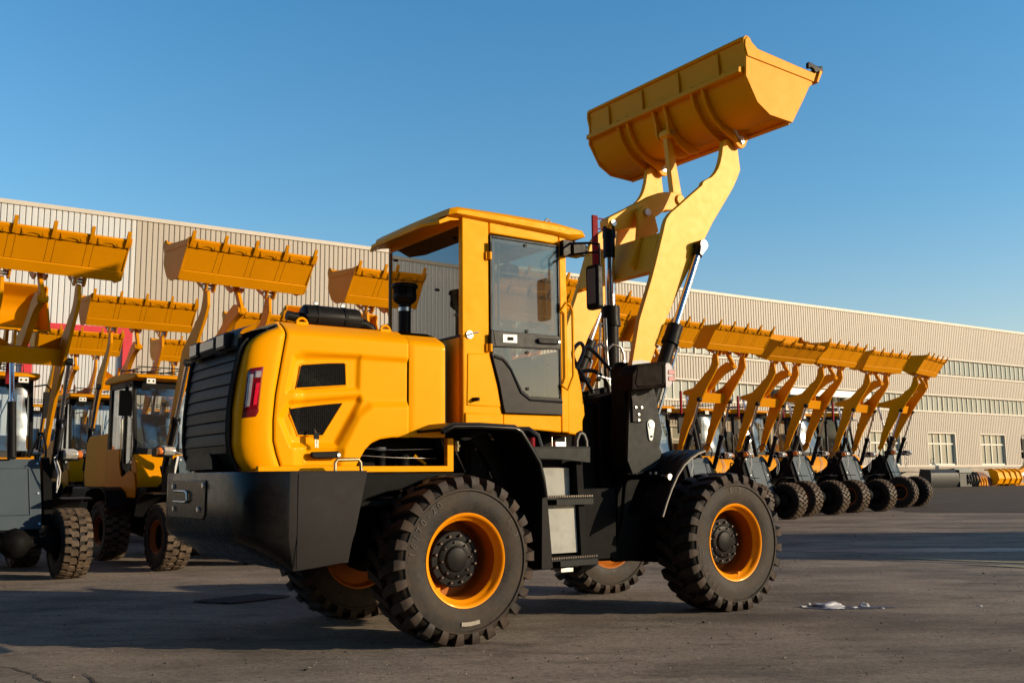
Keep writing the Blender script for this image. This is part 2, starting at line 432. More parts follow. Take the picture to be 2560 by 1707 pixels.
def hub_mb(r, yo, ydisc):
    mb = MB().mat('black')
    mb.lathe([(r * .98, ydisc), (r, yo + .03), (r * .99, yo + .005), (r * .96, yo), (r * .72, yo - .001), (r * .70, yo - .008), (r * .66, yo - .012), (r * .46, yo - .013), (r * .44, yo - .018), (r * .42, yo - .026), (r * .36, yo - .030), (.001, yo - .031)], 40)
    mb.mat('steel')
    mb.mat('blackbolt')
    for i in range(12):
        a = 2 * math.pi * i / 12 + .3
        c = (r * .84 * math.cos(a), 0, r * .84 * math.sin(a))
        mb.cyl((c[0], yo + .01, c[2]), (c[0], yo - .020, c[2]), .0105, .0095, 6)
    for i in range(8):
        a = 2 * math.pi * i / 8 + .1
        c = (r * .60 * math.cos(a), 0, r * .60 * math.sin(a))
        mb.cyl((c[0], yo, c[2]), (c[0], yo - .026, c[2]), .0085, .007, 6)
    return mb
M['blackbolt'] = paint('black_bolt', (.12, .10, .09), .3, .2, .2, metal=.5)

# ------------------------------------------------------------------ the big loader (x forward, y left, z up; origin on the ground under the rear axle)
HEAD = R(35.2)
L0 = empty('wheel_loader', (-.8282, 7.0908, 0), HEAD,
           'large yellow and black wheel loader parked in front with its bucket raised high', 'wheel loader')
WB = 2.491; WY = .743; RT = .5375; WT = .362

tyre_m = tyre_mb(RT, WT, 26, .285, text=[('16/70-20', R(172), .385, .060), ('E-3', R(35), .385, .055)])
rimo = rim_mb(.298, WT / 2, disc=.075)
hubm = hub_mb(.180, -.030, .09)
val = MB().mat('brass').tube([(-.20, -.10, -.155), (-.215, -.14, -.165)], .009, 8).mat('rim').box(-.26, -.17, -.13, -.11, -.19, -.16)
def make_wheel(parent, x, y, turn, spin):
    w = MB(); w.mats = list(rimo.mats); w.v = list(rimo.v); w.f = list(rimo.f); w.m = list(rimo.m)
    return w
w0 = rimo.build('wheel', L0, smooth=50)
w0.location = (0, -WY, .52)
t0 = tyre_m.build('tyre', w0, smooth=28); h0 = hubm.build('hub', w0, smooth=40, bevel=.002)
v0 = val.build('valve', w0)
lb = MB().mat('signmark')
rows = []
for i in range(10):
    a = R(263 + i * 2.2)
    rows.append([(r * math.cos(a), -WT / 2 - .0075, r * math.sin(a)) for r in (.378, .403)])
lb.grid(rows); lb.build('paper_sticker', w0)
w0.rotation_euler = (0, 0, 0)
for (x, y, rz, ry) in ((WB, -WY, 0, R(-62)), (0, WY, math.pi, R(20)), (WB, WY, math.pi, R(75))):
    w = copy_tree(w0, L0); w.location = (x, y, .52)
    for ch_ in list(w.children):
        if ch_.name.startswith('paper_sticker'): bpy.data.objects.remove(ch_)
    w.rotation_mode = 'XYZ'
    w.rotation_euler = (0, ry, rz) if rz == 0 else (0, ry, rz)

# --- frame, axles
f = MB().mat('chassis')
f.prism([(-1.05, 1.07), (-.55, 1.075), (.16, 1.072), (.16, .99), (-.05, .985), (-.25, .975), (-.42, .955), (-.56, .915), (-.66, .86), (-.72, .80), (-1.05, .80)], -.64, -.60)
f.prism([(-1.05, 1.07), (-.55, 1.075), (.16, 1.072), (.16, .99), (-.05, .985), (-.25, .975), (-.42, .955), (-.56, .915), (-.66, .86), (-.72, .80), (-1.05, .80)], .60, .64)
f.box(-1.0, .9, -.60, .60, .86, .90); f.box(-1.0, .95, -.36, .36, .50, .86); f.box(.55, 1.35, -.22, .22, .45, 1.18)
f.box(.30, .62, -.5, .5, .60, 1.30)
f.build('rear_frame', L0, bevel=.008)
ax = MB().mat('chassis')
for x in (0, WB):
    ax.lathe([(.001, -.62), (.16, -.60), (.17, -.50), (.10, -.45), (.085, -.25), (.17, -.12), (.20, 0), (.17, .12), (.085, .25), (.10, .45), (.17, .50), (.16, .60), (.001, .62)], 24, (x, 0, .52))
ax.build('axle', L0)

# --- rear counterweight bumper
prof = []
def bumper():
    half = [(-.69, .885), (-.85, .885), (-1.0, .885), (-1.13, .885), (-1.18, .881), (-1.235, .872), (-1.285, .856), (-1.33, .832), (-1.368, .800), (-1.398, .760), (-1.420, .712), (-1.436, .65), (-1.446, .57), (-1.453, .46), (-1.458, .32), (-1.461, .18), (-1.462, .06)]
    pts = [(x, -y) for x, y in half] + [(x, y) for x, y in half[::-1]]
    rows = []
    for (x, y) in pts:
        front = x > -.70
        zb = .515 if x < -1.1 else (.515 + (x + 1.1) * .115)
        xb = max(x, -1.15) if not front else -.81
        ins = .0 if x > -1.2 else min(1, (-1.2 - x) / .2)
        def p(i_, z, xx=None):
            xx = x if xx is None else xx
            k = max(0, 1 - i_ / .9)
            return ((xx if x > -.9 else -1.0 + (xx + 1.0) * (1 - i_ / .46)), y * k, z)
        mid = lambda t: x + (xb - x) * t
        rows.append([p(.03, 1.088), p(.006, 1.086), p(0, 1.076), p(0, .73, mid(.62 if front else 0)), p(.002, .695, mid(.72 if front else .03)), p(.006, .655, mid(.80 if front else .22)), p(.012, .55, mid(.95 if front else .86)), p(.016, zb + .006, xb), p(.04, zb, xb), p(.25, zb + .01, xb)])
    return rows
rw = bumper()
b = MB().mat('bumper')
b.grid(rw)
nB = len(rw)
for i in range(nB - 1):                       # satin side plates, glossy stern
    pass
for fi in range(len(b.m)):
    r = fi // 9
    if r < 4 or r >= nB - 5: b.mat('bumperside'); b.m[fi] = b.cur
b.add([p for p in rw[0]], [tuple(range(10))]); b.add([p for p in rw[-1]], [tuple(range(10))])
b.mat('bumperside').add([r[0] for r in rw], [tuple(range(nB))])
bo = b.build('counterweight_bumper', L0, smooth=48)
seam = MB().mat('chassis'); seam.tube([(-1.132, -.8862, 1.07), (-1.132, -.8835, .53)], .0025, 4); seam.build('weld_seam', bo)
det = MB().mat('steel')
for (y, z) in ((.385, 1.0), (-.232, 1.008), (.357, .856), (-.147, .861)):
    det.cyl((-1.45, y, z), (-1.480, y, z), .020, .016, 12)
det.build('bolt', bo)
MB().mat('steel').tube([(-1.466, .38, .968), (-1.480, .34, .970), (-1.480, .10, .970), (-1.480, .06, .958), (-1.480, .055, .915), (-1.480, .09, .903), (-1.480, .34, .903), (-1.466, .375, .903)], .008, 8).build('hitch_loop', bo)
MB().mat('bumper').prism([(.514, 1.04), (-.26, 1.04), (-.26, .83), (-.22, .80), (.48, .80), (.514, .83)], -1.468, -1.44, 'x').build('hitch_plate', bo, bevel=.005)
loop = MB().mat('brass').tube([(-.852, -.78, 1.08), (-.852, -.78, 1.135), (-.838, -.78, 1.155), (-.70, -.78, 1.158), (-.683, -.78, 1.138), (-.678, -.78, 1.08)], .011, 10)
loop.build('grab_loop', bo)

# --- hood
def seamx(z):
    T = [(1.10, -1.110), (1.19, -1.143), (1.27, -1.165), (1.40, -1.168), (1.55, -1.157), (1.80, -1.118), (1.92, -1.098), (2.05, -1.085)]
    for (a, xa), (b_, xb) in zip(T, T[1:]):
        if z <= b_: return xa + (xb - xa) * max(0, (z - a)) / (b_ - a)
    return T[-1][1]
def rearx(z):
    T = [(1.08, -1.30), (1.16, -1.355), (1.25, -1.376), (1.46, -1.376), (1.65, -1.355), (1.79, -1.334), (1.86, -1.312), (1.91, -1.27), (1.95, -1.20), (1.985, -1.12), (2.05, -1.05)]
    for (a, xa), (b_, xb) in zip(T, T[1:]):
        if z <= b_: return xa + (xb - xa) * max(0, (z - a)) / (b_ - a)
    return T[-1][1]
YS = .56
def sect(z):
    """how far the hood side stands out at height z"""
    if z <= 1.925: return YS
    t = (z - 1.925) / (2.03 - 1.925)
    return YS - .16 * t ** 1.6
def sm(a, b_, x):
    t = min(1, max(0, (x - a) / (b_ - a))); return t * t * (3 - 2 * t)
def sdpoly(p, poly):
    """signed distance, negative inside"""
    d = 1e9; ins = False; n = len(poly)
    for i in range(n):
        a = poly[i]; b_ = poly[i - 1]
        ex, ey = b_[0] - a[0], b_[1] - a[1]; wx, wy = p[0] - a[0], p[1] - a[1]
        t = max(0, min(1, (wx * ex + wy * ey) / (ex * ex + ey * ey)))
        d = min(d, math.hypot(wx - ex * t, wy - ey * t))
        if (a[1] > p[1]) != (b_[1] > p[1]) and p[0] < (b_[0] - a[0]) * (p[1] - a[1]) / (b_[1] - a[1]) + a[0]: ins = not ins
    return -d if ins else d
R_UP = [(-1.03, 1.795), (-.585, 1.822), (-.590, 1.612), (-1.075, 1.575)]
R_LO = [(-1.112, 1.41), (-1.060, 1.505), (-.585, 1.560), (-.574, 1.535), (-.735, 1.255), (-1.040, 1.250)]
SWOOSH = [(-.20, 1.525), (-.50, 1.515), (-.60, 1.44), (-.715, 1.225), (-.74, 1.09), (-.2, 1.09)]
HND = [(-.945, 1.225), (-.695, 1.225), (-.70, 1.152), (-.945, 1.150)]
def relief(x, z):
    d = 0
    d += .016 * sm(1.838, 1.800, z) * sm(-1.04, -.95, x)                      # step under the shoulder band
    d += .016 * sm(.018, -.018, sdpoly((x, z), R_UP))
    d += .030 * sm(.022, -.018, sdpoly((x, z), R_LO))
    d -= .024 * sm(.03, -.03, sdpoly((x, z), SWOOSH))
    d += .008 * sm(.008, -.008, sdpoly((x, z), HND))
    return d
def arch(x):
    T = [(-1.2, 1.112), (-.632, 1.112), (-.60, 1.155), (-.55, 1.222), (-.50, 1.266), (-.44, 1.292), (-.35, 1.305), (.2, 1.308)]
    for (a, za), (b_, zb) in zip(T, T[1:]):
        if x <= b_: return za + (zb - za) * max(0, (x - a)) / (b_ - a)
    return T[-1][1]
def hood_top(x): return 2.03 - .02 * sm(-.3, .1, x)
ZT = 2.03
def door_panel(sg):
    mb = MB().mat('yellow')
    zs = []
    NX, NZ = 110, 96
    rows = []
    for i in range(NX + 1):
        row = []
        u = i / NX
        for j in range(NZ + 1):
            t = j / NZ
            x = None
            # bottom first, x depends on the sloping seam
            xg = -1.15 + (.925) * u
            zb = arch(xg)
            z = zb + (ZT - zb) * t
            x0 = seamx(z) + .010; x = x0 + (-.2255 - x0) * u
            y = sect(z) - (relief(x, z) if z < 1.93 else 0)
            e = .012
            edge = min(u * .92, (1 - u) * .92, t * 1.0)          # rolled edge
            y -= .006 * sm(.010, 0, edge)
            row.append((x, sg * -y, z))
        rows.append(row)
    mb.grid(rows)
    return mb
hood = MB().mat('yellow')
# top deck
rows = []
for x in [-1.16, -1.12, -1.05, -.9, -.6, -.3, .0, .06, .10]:
    dz = -.05 * sm(-1.05, -1.17, x) - .03 * sm(.02, .10, x)
    rows.append([(x, y, ZT + .02 * (1 - (y / .42) ** 2) + dz) for y in (-.405, -.3, -.15, 0, .15, .3, .405)])
hood.grid(rows)
# front side pieces next to the cab
for sg in (1, -1):
    rows = []
    for i in range(15):
        u = i / 14; row = []
        for j in range(41):
            t = j / 40; x = -.222 + u * .325
            z = 1.308 + (ZT - .02 - 1.308) * t
            y = sect(z) - .10 * sm(.045, .105, x) ** 1.5 - .006 * sm(.01, 0, u) - (.016 * sm(1.838, 1.80, z) * sm(.08, .0, x) if False else 0)
            y -= .02 * sm(1.94, 2.0, z)
            row.append((x, -sg * y, z))
        rows.append(row)
    hood.grid(rows)
    # inner lining so the door gap reads dark
# rear corner shells, from the door seam round to the grille
for sg in (1, -1):
    rows = []
    for j in range(37):
        z = 1.085 + (ZT - 1.085) * j / 36
        xs, xr = seamx(z) - .004, rearx(z)
        yo, yi = sect(z), .43 + .05 * sm(1.6, 1.9, z)
        if yo < yi + .03: yi = yo - .03
        row = [(xs + .02, -sg * (yo - .03), z), (xs, -sg * (yo - .006), z)]
        for k in range(13):
            a = math.pi / 2 * k / 12
            cx = xs - .02; 
            px = cx - (cx - xr) * math.sin(a) ** .9; py = yi + (yo - yi) * math.cos(a) ** .62 if a < math.pi / 2 - 1e-6 else yi
            row.append((px, -sg * py, z))
        row.append((xr + .03, -sg * (yi - .012), z))
        rows.append(row)
    hood.grid(rows)
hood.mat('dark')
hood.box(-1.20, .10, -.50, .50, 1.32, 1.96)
hood.mat('yellow')
for sg in (1, -1):
    y0, y1 = (-.615, -.57) if sg > 0 else (.57, .615)
    hood.box(-1.27, .088, y0, y1, 1.082, 1.118); hood.box(.042, .088, y0, y1, 1.118, 1.302)
ho = hood.build('hood', L0, smooth=40, fixn=True)
for sg in (1, -1):
    d = door_panel(sg).build('hood_door', L0, smooth=40)
    d['label'] = 'yellow engine door with two mesh vents'
    def vent(poly, name):
        y = YS - .055
        v = MB().mat('mesh'); pts = poly
        v.add([(x, -sg * (sect(1.5) - relief(x, z) + .0035), z) for x, z in pts], [tuple(range(len(pts)))])
        rim_ = MB()
        ctr = [(x, -sg * (sect(1.5) - relief(x, z) + .002), z) for x, z in pts]
        v.mat('yellow').tube(ctr, .006, 6, closed=True)
        return v.build('vent', d, smooth=20)
    vent([(-.990, 1.738), (-.975, 1.752), (-.80, 1.772), (-.690, 1.780), (-.674, 1.768), (-.671, 1.632), (-1.018, 1.596)], 'v')
    vent([(-1.046, 1.475), (-.95, 1.492), (-.80, 1.512), (-.690, 1.524), (-.686, 1.515), (-.815, 1.315), (-.825, 1.308), (-.990, 1.308), (-1.048, 1.432)], 'v')
    hd = MB().mat('black')
    hy = YS - .004
    hd.prism([(-.920, 1.206), (-.740, 1.212), (-.722, 1.202), (-.722, 1.176), (-.735, 1.168), (-.90, 1.166), (-.922, 1.178)], -sg * (hy), -sg * (hy + .030))
    hdo = hd.build('handle', d, bevel=.007)
    kk = MB().mat('steel').cyl((-.740, -sg * (hy + .028), 1.188), (-.740, -sg * (hy + .036), 1.188), .012, n=14); kk.build('lock', d)
    if sg == 1:
        ky = MB().mat('steel').tube([(-.895, -.560, 1.345), (-.893, -.575, 1.33), (-.888, -.572, 1.29), (-.882, -.57, 1.26)], .005, 6)
        ky.mat('black').box(-.905, -.872, -.583, -.572, 1.285, 1.325).mat('steel').box(-.897, -.889, -.580, -.575, 1.235, 1.285).box(-.882, -.875, -.580, -.576, 1.232, 1.28)
        ky.build('key', d)
for (x, y) in ((-.925, -.40), (-.323, -.40), (-.925, .40), (-.323, .40)):
    e = MB().mat('yellow')
    e.tube([(x + .036 * math.cos(t), y, 2.030 + .036 * math.sin(t)) for t in [R(a) for a in range(-20, 201, 20)]], .009, 8)
    e.box(x - .04, x + .04, y - .014, y + .014, 2.005, 2.04)
    e.build('lifting_eye', ho)

# --- rear grille with louvres
g = MB().mat('grille')
nl = 8
zl = [1.245, 1.32, 1.395, 1.47, 1.545, 1.62, 1.695, 1.765, 1.835]
def gx(z): return rearx(z) - .012
rows = []
for a, b_ in zip(zl, zl[1:]):
    hw = .428 + .03 * sm(1.5, 1.85, a)
    for (z, o) in ((a, .002), (a + .006, -.008), (b_ - .010, -.003), (b_, .002)):
        rows.append([(gx(z) + o - .012 * (1 - (y / .46) ** 2), y * (hw / .43), z) for y in (-.43, -.36, -.25, -.12, 0, .12, .25, .36, .43)])
g.grid(rows)
g.mat('black')
rows = []
for z, o in ((1.085, .035), (1.10, .0), (1.20, -.012), (1.245, -.004)):
    rows.append([(gx(z) + o - .012 * (1 - (y / .46) ** 2), y, z) for y in (-.43, -.36, -.25, -.12, 0, .12, .25, .36, .43)])
g.grid(rows)
g.prism([(.27, 1.105), (.25, 1.17), (.20, 1.20), (-.20, 1.20), (-.25, 1.17), (-.27, 1.105)], -1.432, -1.40, 'x')
for sg in (-1, 1):
    g.tube([(gx(z) - .012, sg * (.432 + .03 * sm(1.5, 1.85, z)), z) for z in [1.10, 1.2, 1.3, 1.4, 1.5, 1.6, 1.7, 1.8, 1.85, 1.90]], .016, 6)
# cap above the louvres
rows = []
for z, o in ((1.835, -.02), (1.855, -.035), (1.92, -.030), (1.955, -.005), (1.985, .05), (2.01, .12)):
    rows.append([(max(-1.36, gx(min(z, 1.86))) + o - .035 * (1 - (y / .48) ** 2), y, z) for y in (-.455, -.42, -.3, -.15, 0, .15, .3, .42, .455)])
g.grid(rows)
go = g.build('rear_grille', L0, smooth=25)
for y in (-.27, .27):
    lp = MB().mat('black').box(-1.405, -1.30, y - .088, y + .088, 1.845, 1.945)
    lp.mat('mirror').box(-1.412, -1.404, y - .072, y + .072, 1.857, 1.935)
    lp.build('reversing_lamp', go, bevel=.006)
np_ = MB().mat('black').box(-1.402, -1.33, -.15, .15, 1.86, 1.935).mat('mirror').box(-1.408, -1.401, -.135, .135, 1.868, 1.928)
np_.build('number_plate', go, bevel=.004)

# --- tail lamps on the yellow rear corners
for sg in (1, -1):
    quad = [(-1.322, 1.712), (-1.228, 1.726), (-1.232, 1.70), (-1.258, 1.432), (-1.272, 1.418), (-1.352, 1.398), (-1.345, 1.47)]
    def skin(x, z, o):
        xs, xr = seamx(z) - .004, rearx(z); cx = xs - .02
        s_ = min(1, max(0, (cx - x) / max(1e-4, cx - xr))) ** (1 / .9); a = math.asin(min(1, s_))
        yi = .43 + .05 * sm(1.6, 1.9, z)
        return -sg * (yi + (sect(z) - yi) * max(0, math.cos(a)) ** .62 + o)
    def lampgrid(poly, mat, o, n=10):
        # poly: left-bottom, right-bottom, right-top, left-top
        mb = MB().mat(mat); rows = []
        for i in range(n + 1):
            t = i / n
            a = Vector(poly[0]).lerp(Vector(poly[3]), t); b_ = Vector(poly[1]).lerp(Vector(poly[2]), t)
            rows.append([(q.x, skin(q.x, q.y, o if 0 < k < 6 and 0 < i < n else -.004), q.y) for k in range(7) for q in (a.lerp(b_, k / 6),)])
        mb.grid(rows); return mb
    t1 = lampgrid([(-1.352, 1.398), (-1.256, 1.412), (-1.228, 1.728), (-1.320, 1.712)], 'tail', .016)
    to = t1.build('tail_lamp', L0, smooth=60)
    lampgrid([(-1.338, 1.455), (-1.312, 1.458), (-1.288, 1.690), (-1.316, 1.688)], 'clearlens', .021).build('lens', to, smooth=60)
    lampgrid([(-1.302, 1.470), (-1.272, 1.474), (-1.250, 1.635), (-1.284, 1.630)], 'brightred', .021).build('lens', to, smooth=60)
    lampgrid([(-1.296, 1.645), (-1.246, 1.650), (-1.240, 1.700), (-1.292, 1.694)], 'clearlens', .021).build('lens', to, smooth=60)

# --- exhaust silencer and air pre-cleaner on the hood
mf = MB().mat('black')
my, mz = -.10, 2.135
mf.lathe([(.001, -.80), (.060, -.80), (.078, -.785), (.080, -.77), (.080, -.40), (.074, -.385), (.055, -.375), (.001, -.375)], 28, (0, my, mz), 'x')
mf.tube([(-.79, my - .0, mz - .01), (-.85, my - .0, mz - .012), (-.905, my - .0, mz - .004)], .033, 14)
mf.tube([(-.39, my, mz - .02), (-.33, my, mz - .02), (-.28, my, mz - .045), (-.25, my, mz - .12)], .036, 12)
mf.box(-.80, -.38, my - .084, my - .078, mz - .012, mz + .0)
mfo = mf.build('exhaust_silencer', L0, smooth=40)
cl = MB().mat('steel')
for x in (-.70, -.50):
    cl.mat('black').lathe([(.080, x - .012), (.085, x - .012), (.085, x + .012), (.080, x + .012)], 28, (0, my, mz), 'x')
    cl.mat('steel').box(x - .010, x + .010, my - .01, my + .01, mz + .08, mz + .10).cyl((x - .018, my, mz + .098), (x + .018, my, mz + .098), .006)
cl.build('clamp', mfo)
pc = MB().mat('black')
px, py = -.035, -.15
pc.lathe([(.045, 2.02), (.045, 2.275)], 24, (px, py, 0), 'z')
pc.lathe([(.046, 2.275), (.060, 2.285), (.078, 2.300), (.086, 2.315), (.086, 2.345), (.080, 2.350), (.080, 2.372)], 32, (px, py, 0), 'z')
pc.lathe([(.080, 2.395), (.095, 2.398), (.097, 2.410), (.088, 2.424), (.055, 2.430), (.001, 2.432)], 32, (px, py, 0), 'z')
pco = pc.build('air_intake', L0, smooth=40)
MB().mat('mesh').lathe([(.083, 2.345), (.083, 2.398)], 32, (px, py, 0), 'z').build('screen', pco, smooth=60)
MB().mat('steel').lathe([(.045, 2.225), (.048, 2.225), (.048, 2.252), (.045, 2.252)], 24, (px, py, 0), 'z').box(px + .04, px + .065, py - .02, py, 2.23, 2.245).build('clamp', pco)

# --- engine bay things below the hood arch
en = MB().mat('chassis')
en.box(-.75, .0, -.30, .30, .95, 1.45); en.box(.10, .55, -.35, .35, .95, 1.38)
for (x, y, z, r, h) in ((-.36, -.42, 1.09, .034, .13), (-.18, -.40, 1.10, .045, .10), (.18, -.42, 1.10, .05, .16), (.30, -.45, 1.08, .03, .2)):
    en.cyl((x, y, z), (x, y, z + h), r, n=16)
en.mat('bright').cyl((-.36, -.42, 1.222), (-.36, -.42, 1.245), .036, n=16)
en.mat('brass').cyl((.20, -.47, 1.22), (.20, -.47, 1.29), .03, n=12); en.cyl((.20, -.47, 1.25), (.20, -.47, 1.26), .045, n=12)
en.mat('steel').tube([(-.58, -.50, 1.19), (-.3, -.50, 1.175), (.02, -.50, 1.17)], .003, 5).tube([(-.55, -.49, 1.235), (-.3, -.5, 1.225), (.0, -.5, 1.235)], .003, 5)
en.mat('yellow').tube([(-.12, -.45, 1.19), (-.05, -.48, 1.13)], .012, 6)
rnd = random.Random(3)
for i in range(9):
    en.mat('rubber' if i % 3 else 'steel')
    x = rnd.uniform(.08, .55); z = rnd.uniform(1.0, 1.3)
    en.tube([(x, -.42, z), (x + rnd.uniform(-.05, .05), -.50, z + .05), (x + rnd.uniform(.02, .12), -.47, z - rnd.uniform(.02, .12)), (x + .10, -.40, z - .15)], rnd.uniform(.006, .016), 8)
en.build('engine', L0, bevel=.004)

# --- cab
cab = MB().mat('yellow')
def side(poly, th=.05, y=.55):
    cab.prism(poly, -y, -y + th); cab.prism(poly, y, y - th)
side([(.200, 1.395), (.200, 2.885), (.429, 2.885), (.429, 1.905), (.470, 1.80), (.532, 1.535), (.540, 1.39)], .05, .55)
side([(.217, 1.395), (.217, 1.485), (.536, 1.485), (.538, 1.39)], .02, .562)
side([(.432, 2.782), (.432, 2.882), (1.064, 2.874), (1.064, 2.782)], .05, .552)
side([(1.068, 1.362), (1.068, 2.872), (1.135, 2.872), (1.140, 2.26), (1.140, 1.362)], .05, .55)
side([(.543, 1.392), (.543, 1.484), (1.066, 1.484), (1.066, 1.362)], .05, .55)
side([(.240, 1.90), (.430, 1.91), (.46, 1.80), (.50, 1.66), (.525, 1.53), (.233, 1.53)], .02, .556)
# nose below the windscreen
cab.prism([(1.145, 1.352), (1.143, 1.99), (1.165, 1.93), (1.193, 1.885), (1.247, 1.836), (1.274, 1.738), (1.300, 1.60), (1.309, 1.500), (1.286, 1.455), (1.285, 1.345)], -.53, .53)
cab.box(.20, .235, -.55, .55, 1.39, 2.02)
cab.prism([(.205, 2.815), (.205, 2.88), (.235, 2.88), (.235, 2.815)], -.50, .50)
cab.mat('interior')
cab.box(.24, 1.14, -.50, .50, 1.38, 1.42)
cab.box(.24, 1.10, -.495, .495, 2.845, 2.87)
co = cab.build('cab', L0, bevel=.010, smooth=40)
roof = MB().mat('yellow')
rp = [(.075, 2.868), (.088, 2.915), (.150, 2.934), (.6, 2.942), (1.035, 2.940), (1.300, 2.915), (1.332, 2.872), (1.20, 2.832), (1.0, 2.846), (.21, 2.868)]
ys = [-.585, -.56, -.45, 0, .45, .56, .585]
rows = []
for y in ys:
    k = {.585: .90, .56: .985, .45: 1, 0: 1.0}[abs(y)]
    cx, cz = .70, 2.89
    rows.append([(cx + (x - cx) * (k if abs(y) > .5 else 1.0 + .012 * (1 - abs(y) / .45)), y, cz + (z - cz) * (1 if abs(y) < .58 else .45)) for x, z in rp + rp[:1]])
roof.grid(rows); roof.add(rows[0][:-1], [tuple(range(len(rp)))]); roof.add(rows[-1][:-1], [tuple(range(len(rp)))])
vis = [(-.03, 2.80), (-.035, 2.822), (.04, 2.862), (.10, 2.872), (.16, 2.872), (.14, 2.852), (.06, 2.838)]
rows = []
for y in (-.53, -.50, -.38, -.28, 0, .28, .38, .50, .53):
    sh_ = .06 * sm(.38, .53, abs(y))
    rows.append([(x + sh_, y, z) for x, z in vis + vis[:1]])
roof.grid(rows); roof.add(rows[0][:-1], [tuple(range(len(vis)))]); roof.add(rows[-1][:-1], [tuple(range(len(vis)))])
ro = roof.build('roof', co, smooth=50)
MB().mat('steel').tube([(1.08 + .028 * math.cos(t), -.40, 2.985 + .028 * math.sin(t)) for t in [2 * math.pi * i / 16 for i in range(16)]], .007, 8, closed=True).cyl((1.08, -.40, 2.93), (1.08, -.40, 2.96), .012).build('lifting_ring', co)
gw = MB().mat('glass_rear').box(.206, .212, -.528, .528, 2.025, 2.812); gw.build('rear_window', co)
fr = MB().mat('doorgrey')
fr.box(.198, .205, -.53, .53, 2.012, 2.03); fr.box(.198, .205, .505, .53, 2.03, 2.81); 
fr.build('window_seal', co)
for (y, z) in ((-.44, 2.74), (.44, 2.74), (-.2, 2.40), (.2, 2.40)): MB().mat('doorgrey').cyl((.206, y, z), (.190, y, z), .010, n=10).build('glass_bolt', co)
MB().mat('glass_wind').prism([(1.118, 2.01), (1.130, 2.01), (1.120, 2.84), (1.108, 2.84)], -.50, .50).build('windscreen', co)
st = MB().mat('seat')
st.prism([(.38, 1.82), (.78, 1.84), (.80, 1.90), (.74, 1.93), (.42, 1.93), (.36, 2.0), (.30, 2.45), (.24, 2.46), (.26, 1.95)], -.22, .22)
st.box(.45, .70, -.18, .18, 1.42, 1.82)
st.build('seat', co, bevel=.035, seg=3)
sc2 = MB().mat('plasticwrap').prism([(.33, 2.06), (.385, 2.06), (.35, 2.36), (.31, 2.50), (.27, 2.48)], -.25, .19); sc2.build('seat_cover', co, bevel=.02)
sw = MB().mat('interior')
c_ = Vector((.93, 0, 2.10)); t1v = Vector((.42, 0, -.91)) 
sw.tube([(c_.x + .5 * .36 * math.cos(t) * .92, .19 * math.sin(t), c_.z + .18 * math.cos(t) * .40) for t in [2 * math.pi * i / 24 for i in range(24)]], .013, 8, closed=True)
sw.tube([(.93, 0, 2.10), (1.03, 0, 1.80)], .03, 10); sw.box(.98, 1.10, -.3, .3, 1.42, 1.95)
sw.mat('doorgrey').tube([(.50, -.30, 1.9), (.50, -.30, 2.06), (.58, -.30, 2.07)], .02, 8)
sw.build('steering_column', co)
MB().mat('interior').tube([(.60, -.42, 1.45), (.60, -.42, 2.80)], .008, 6).build('inner_rail', co)

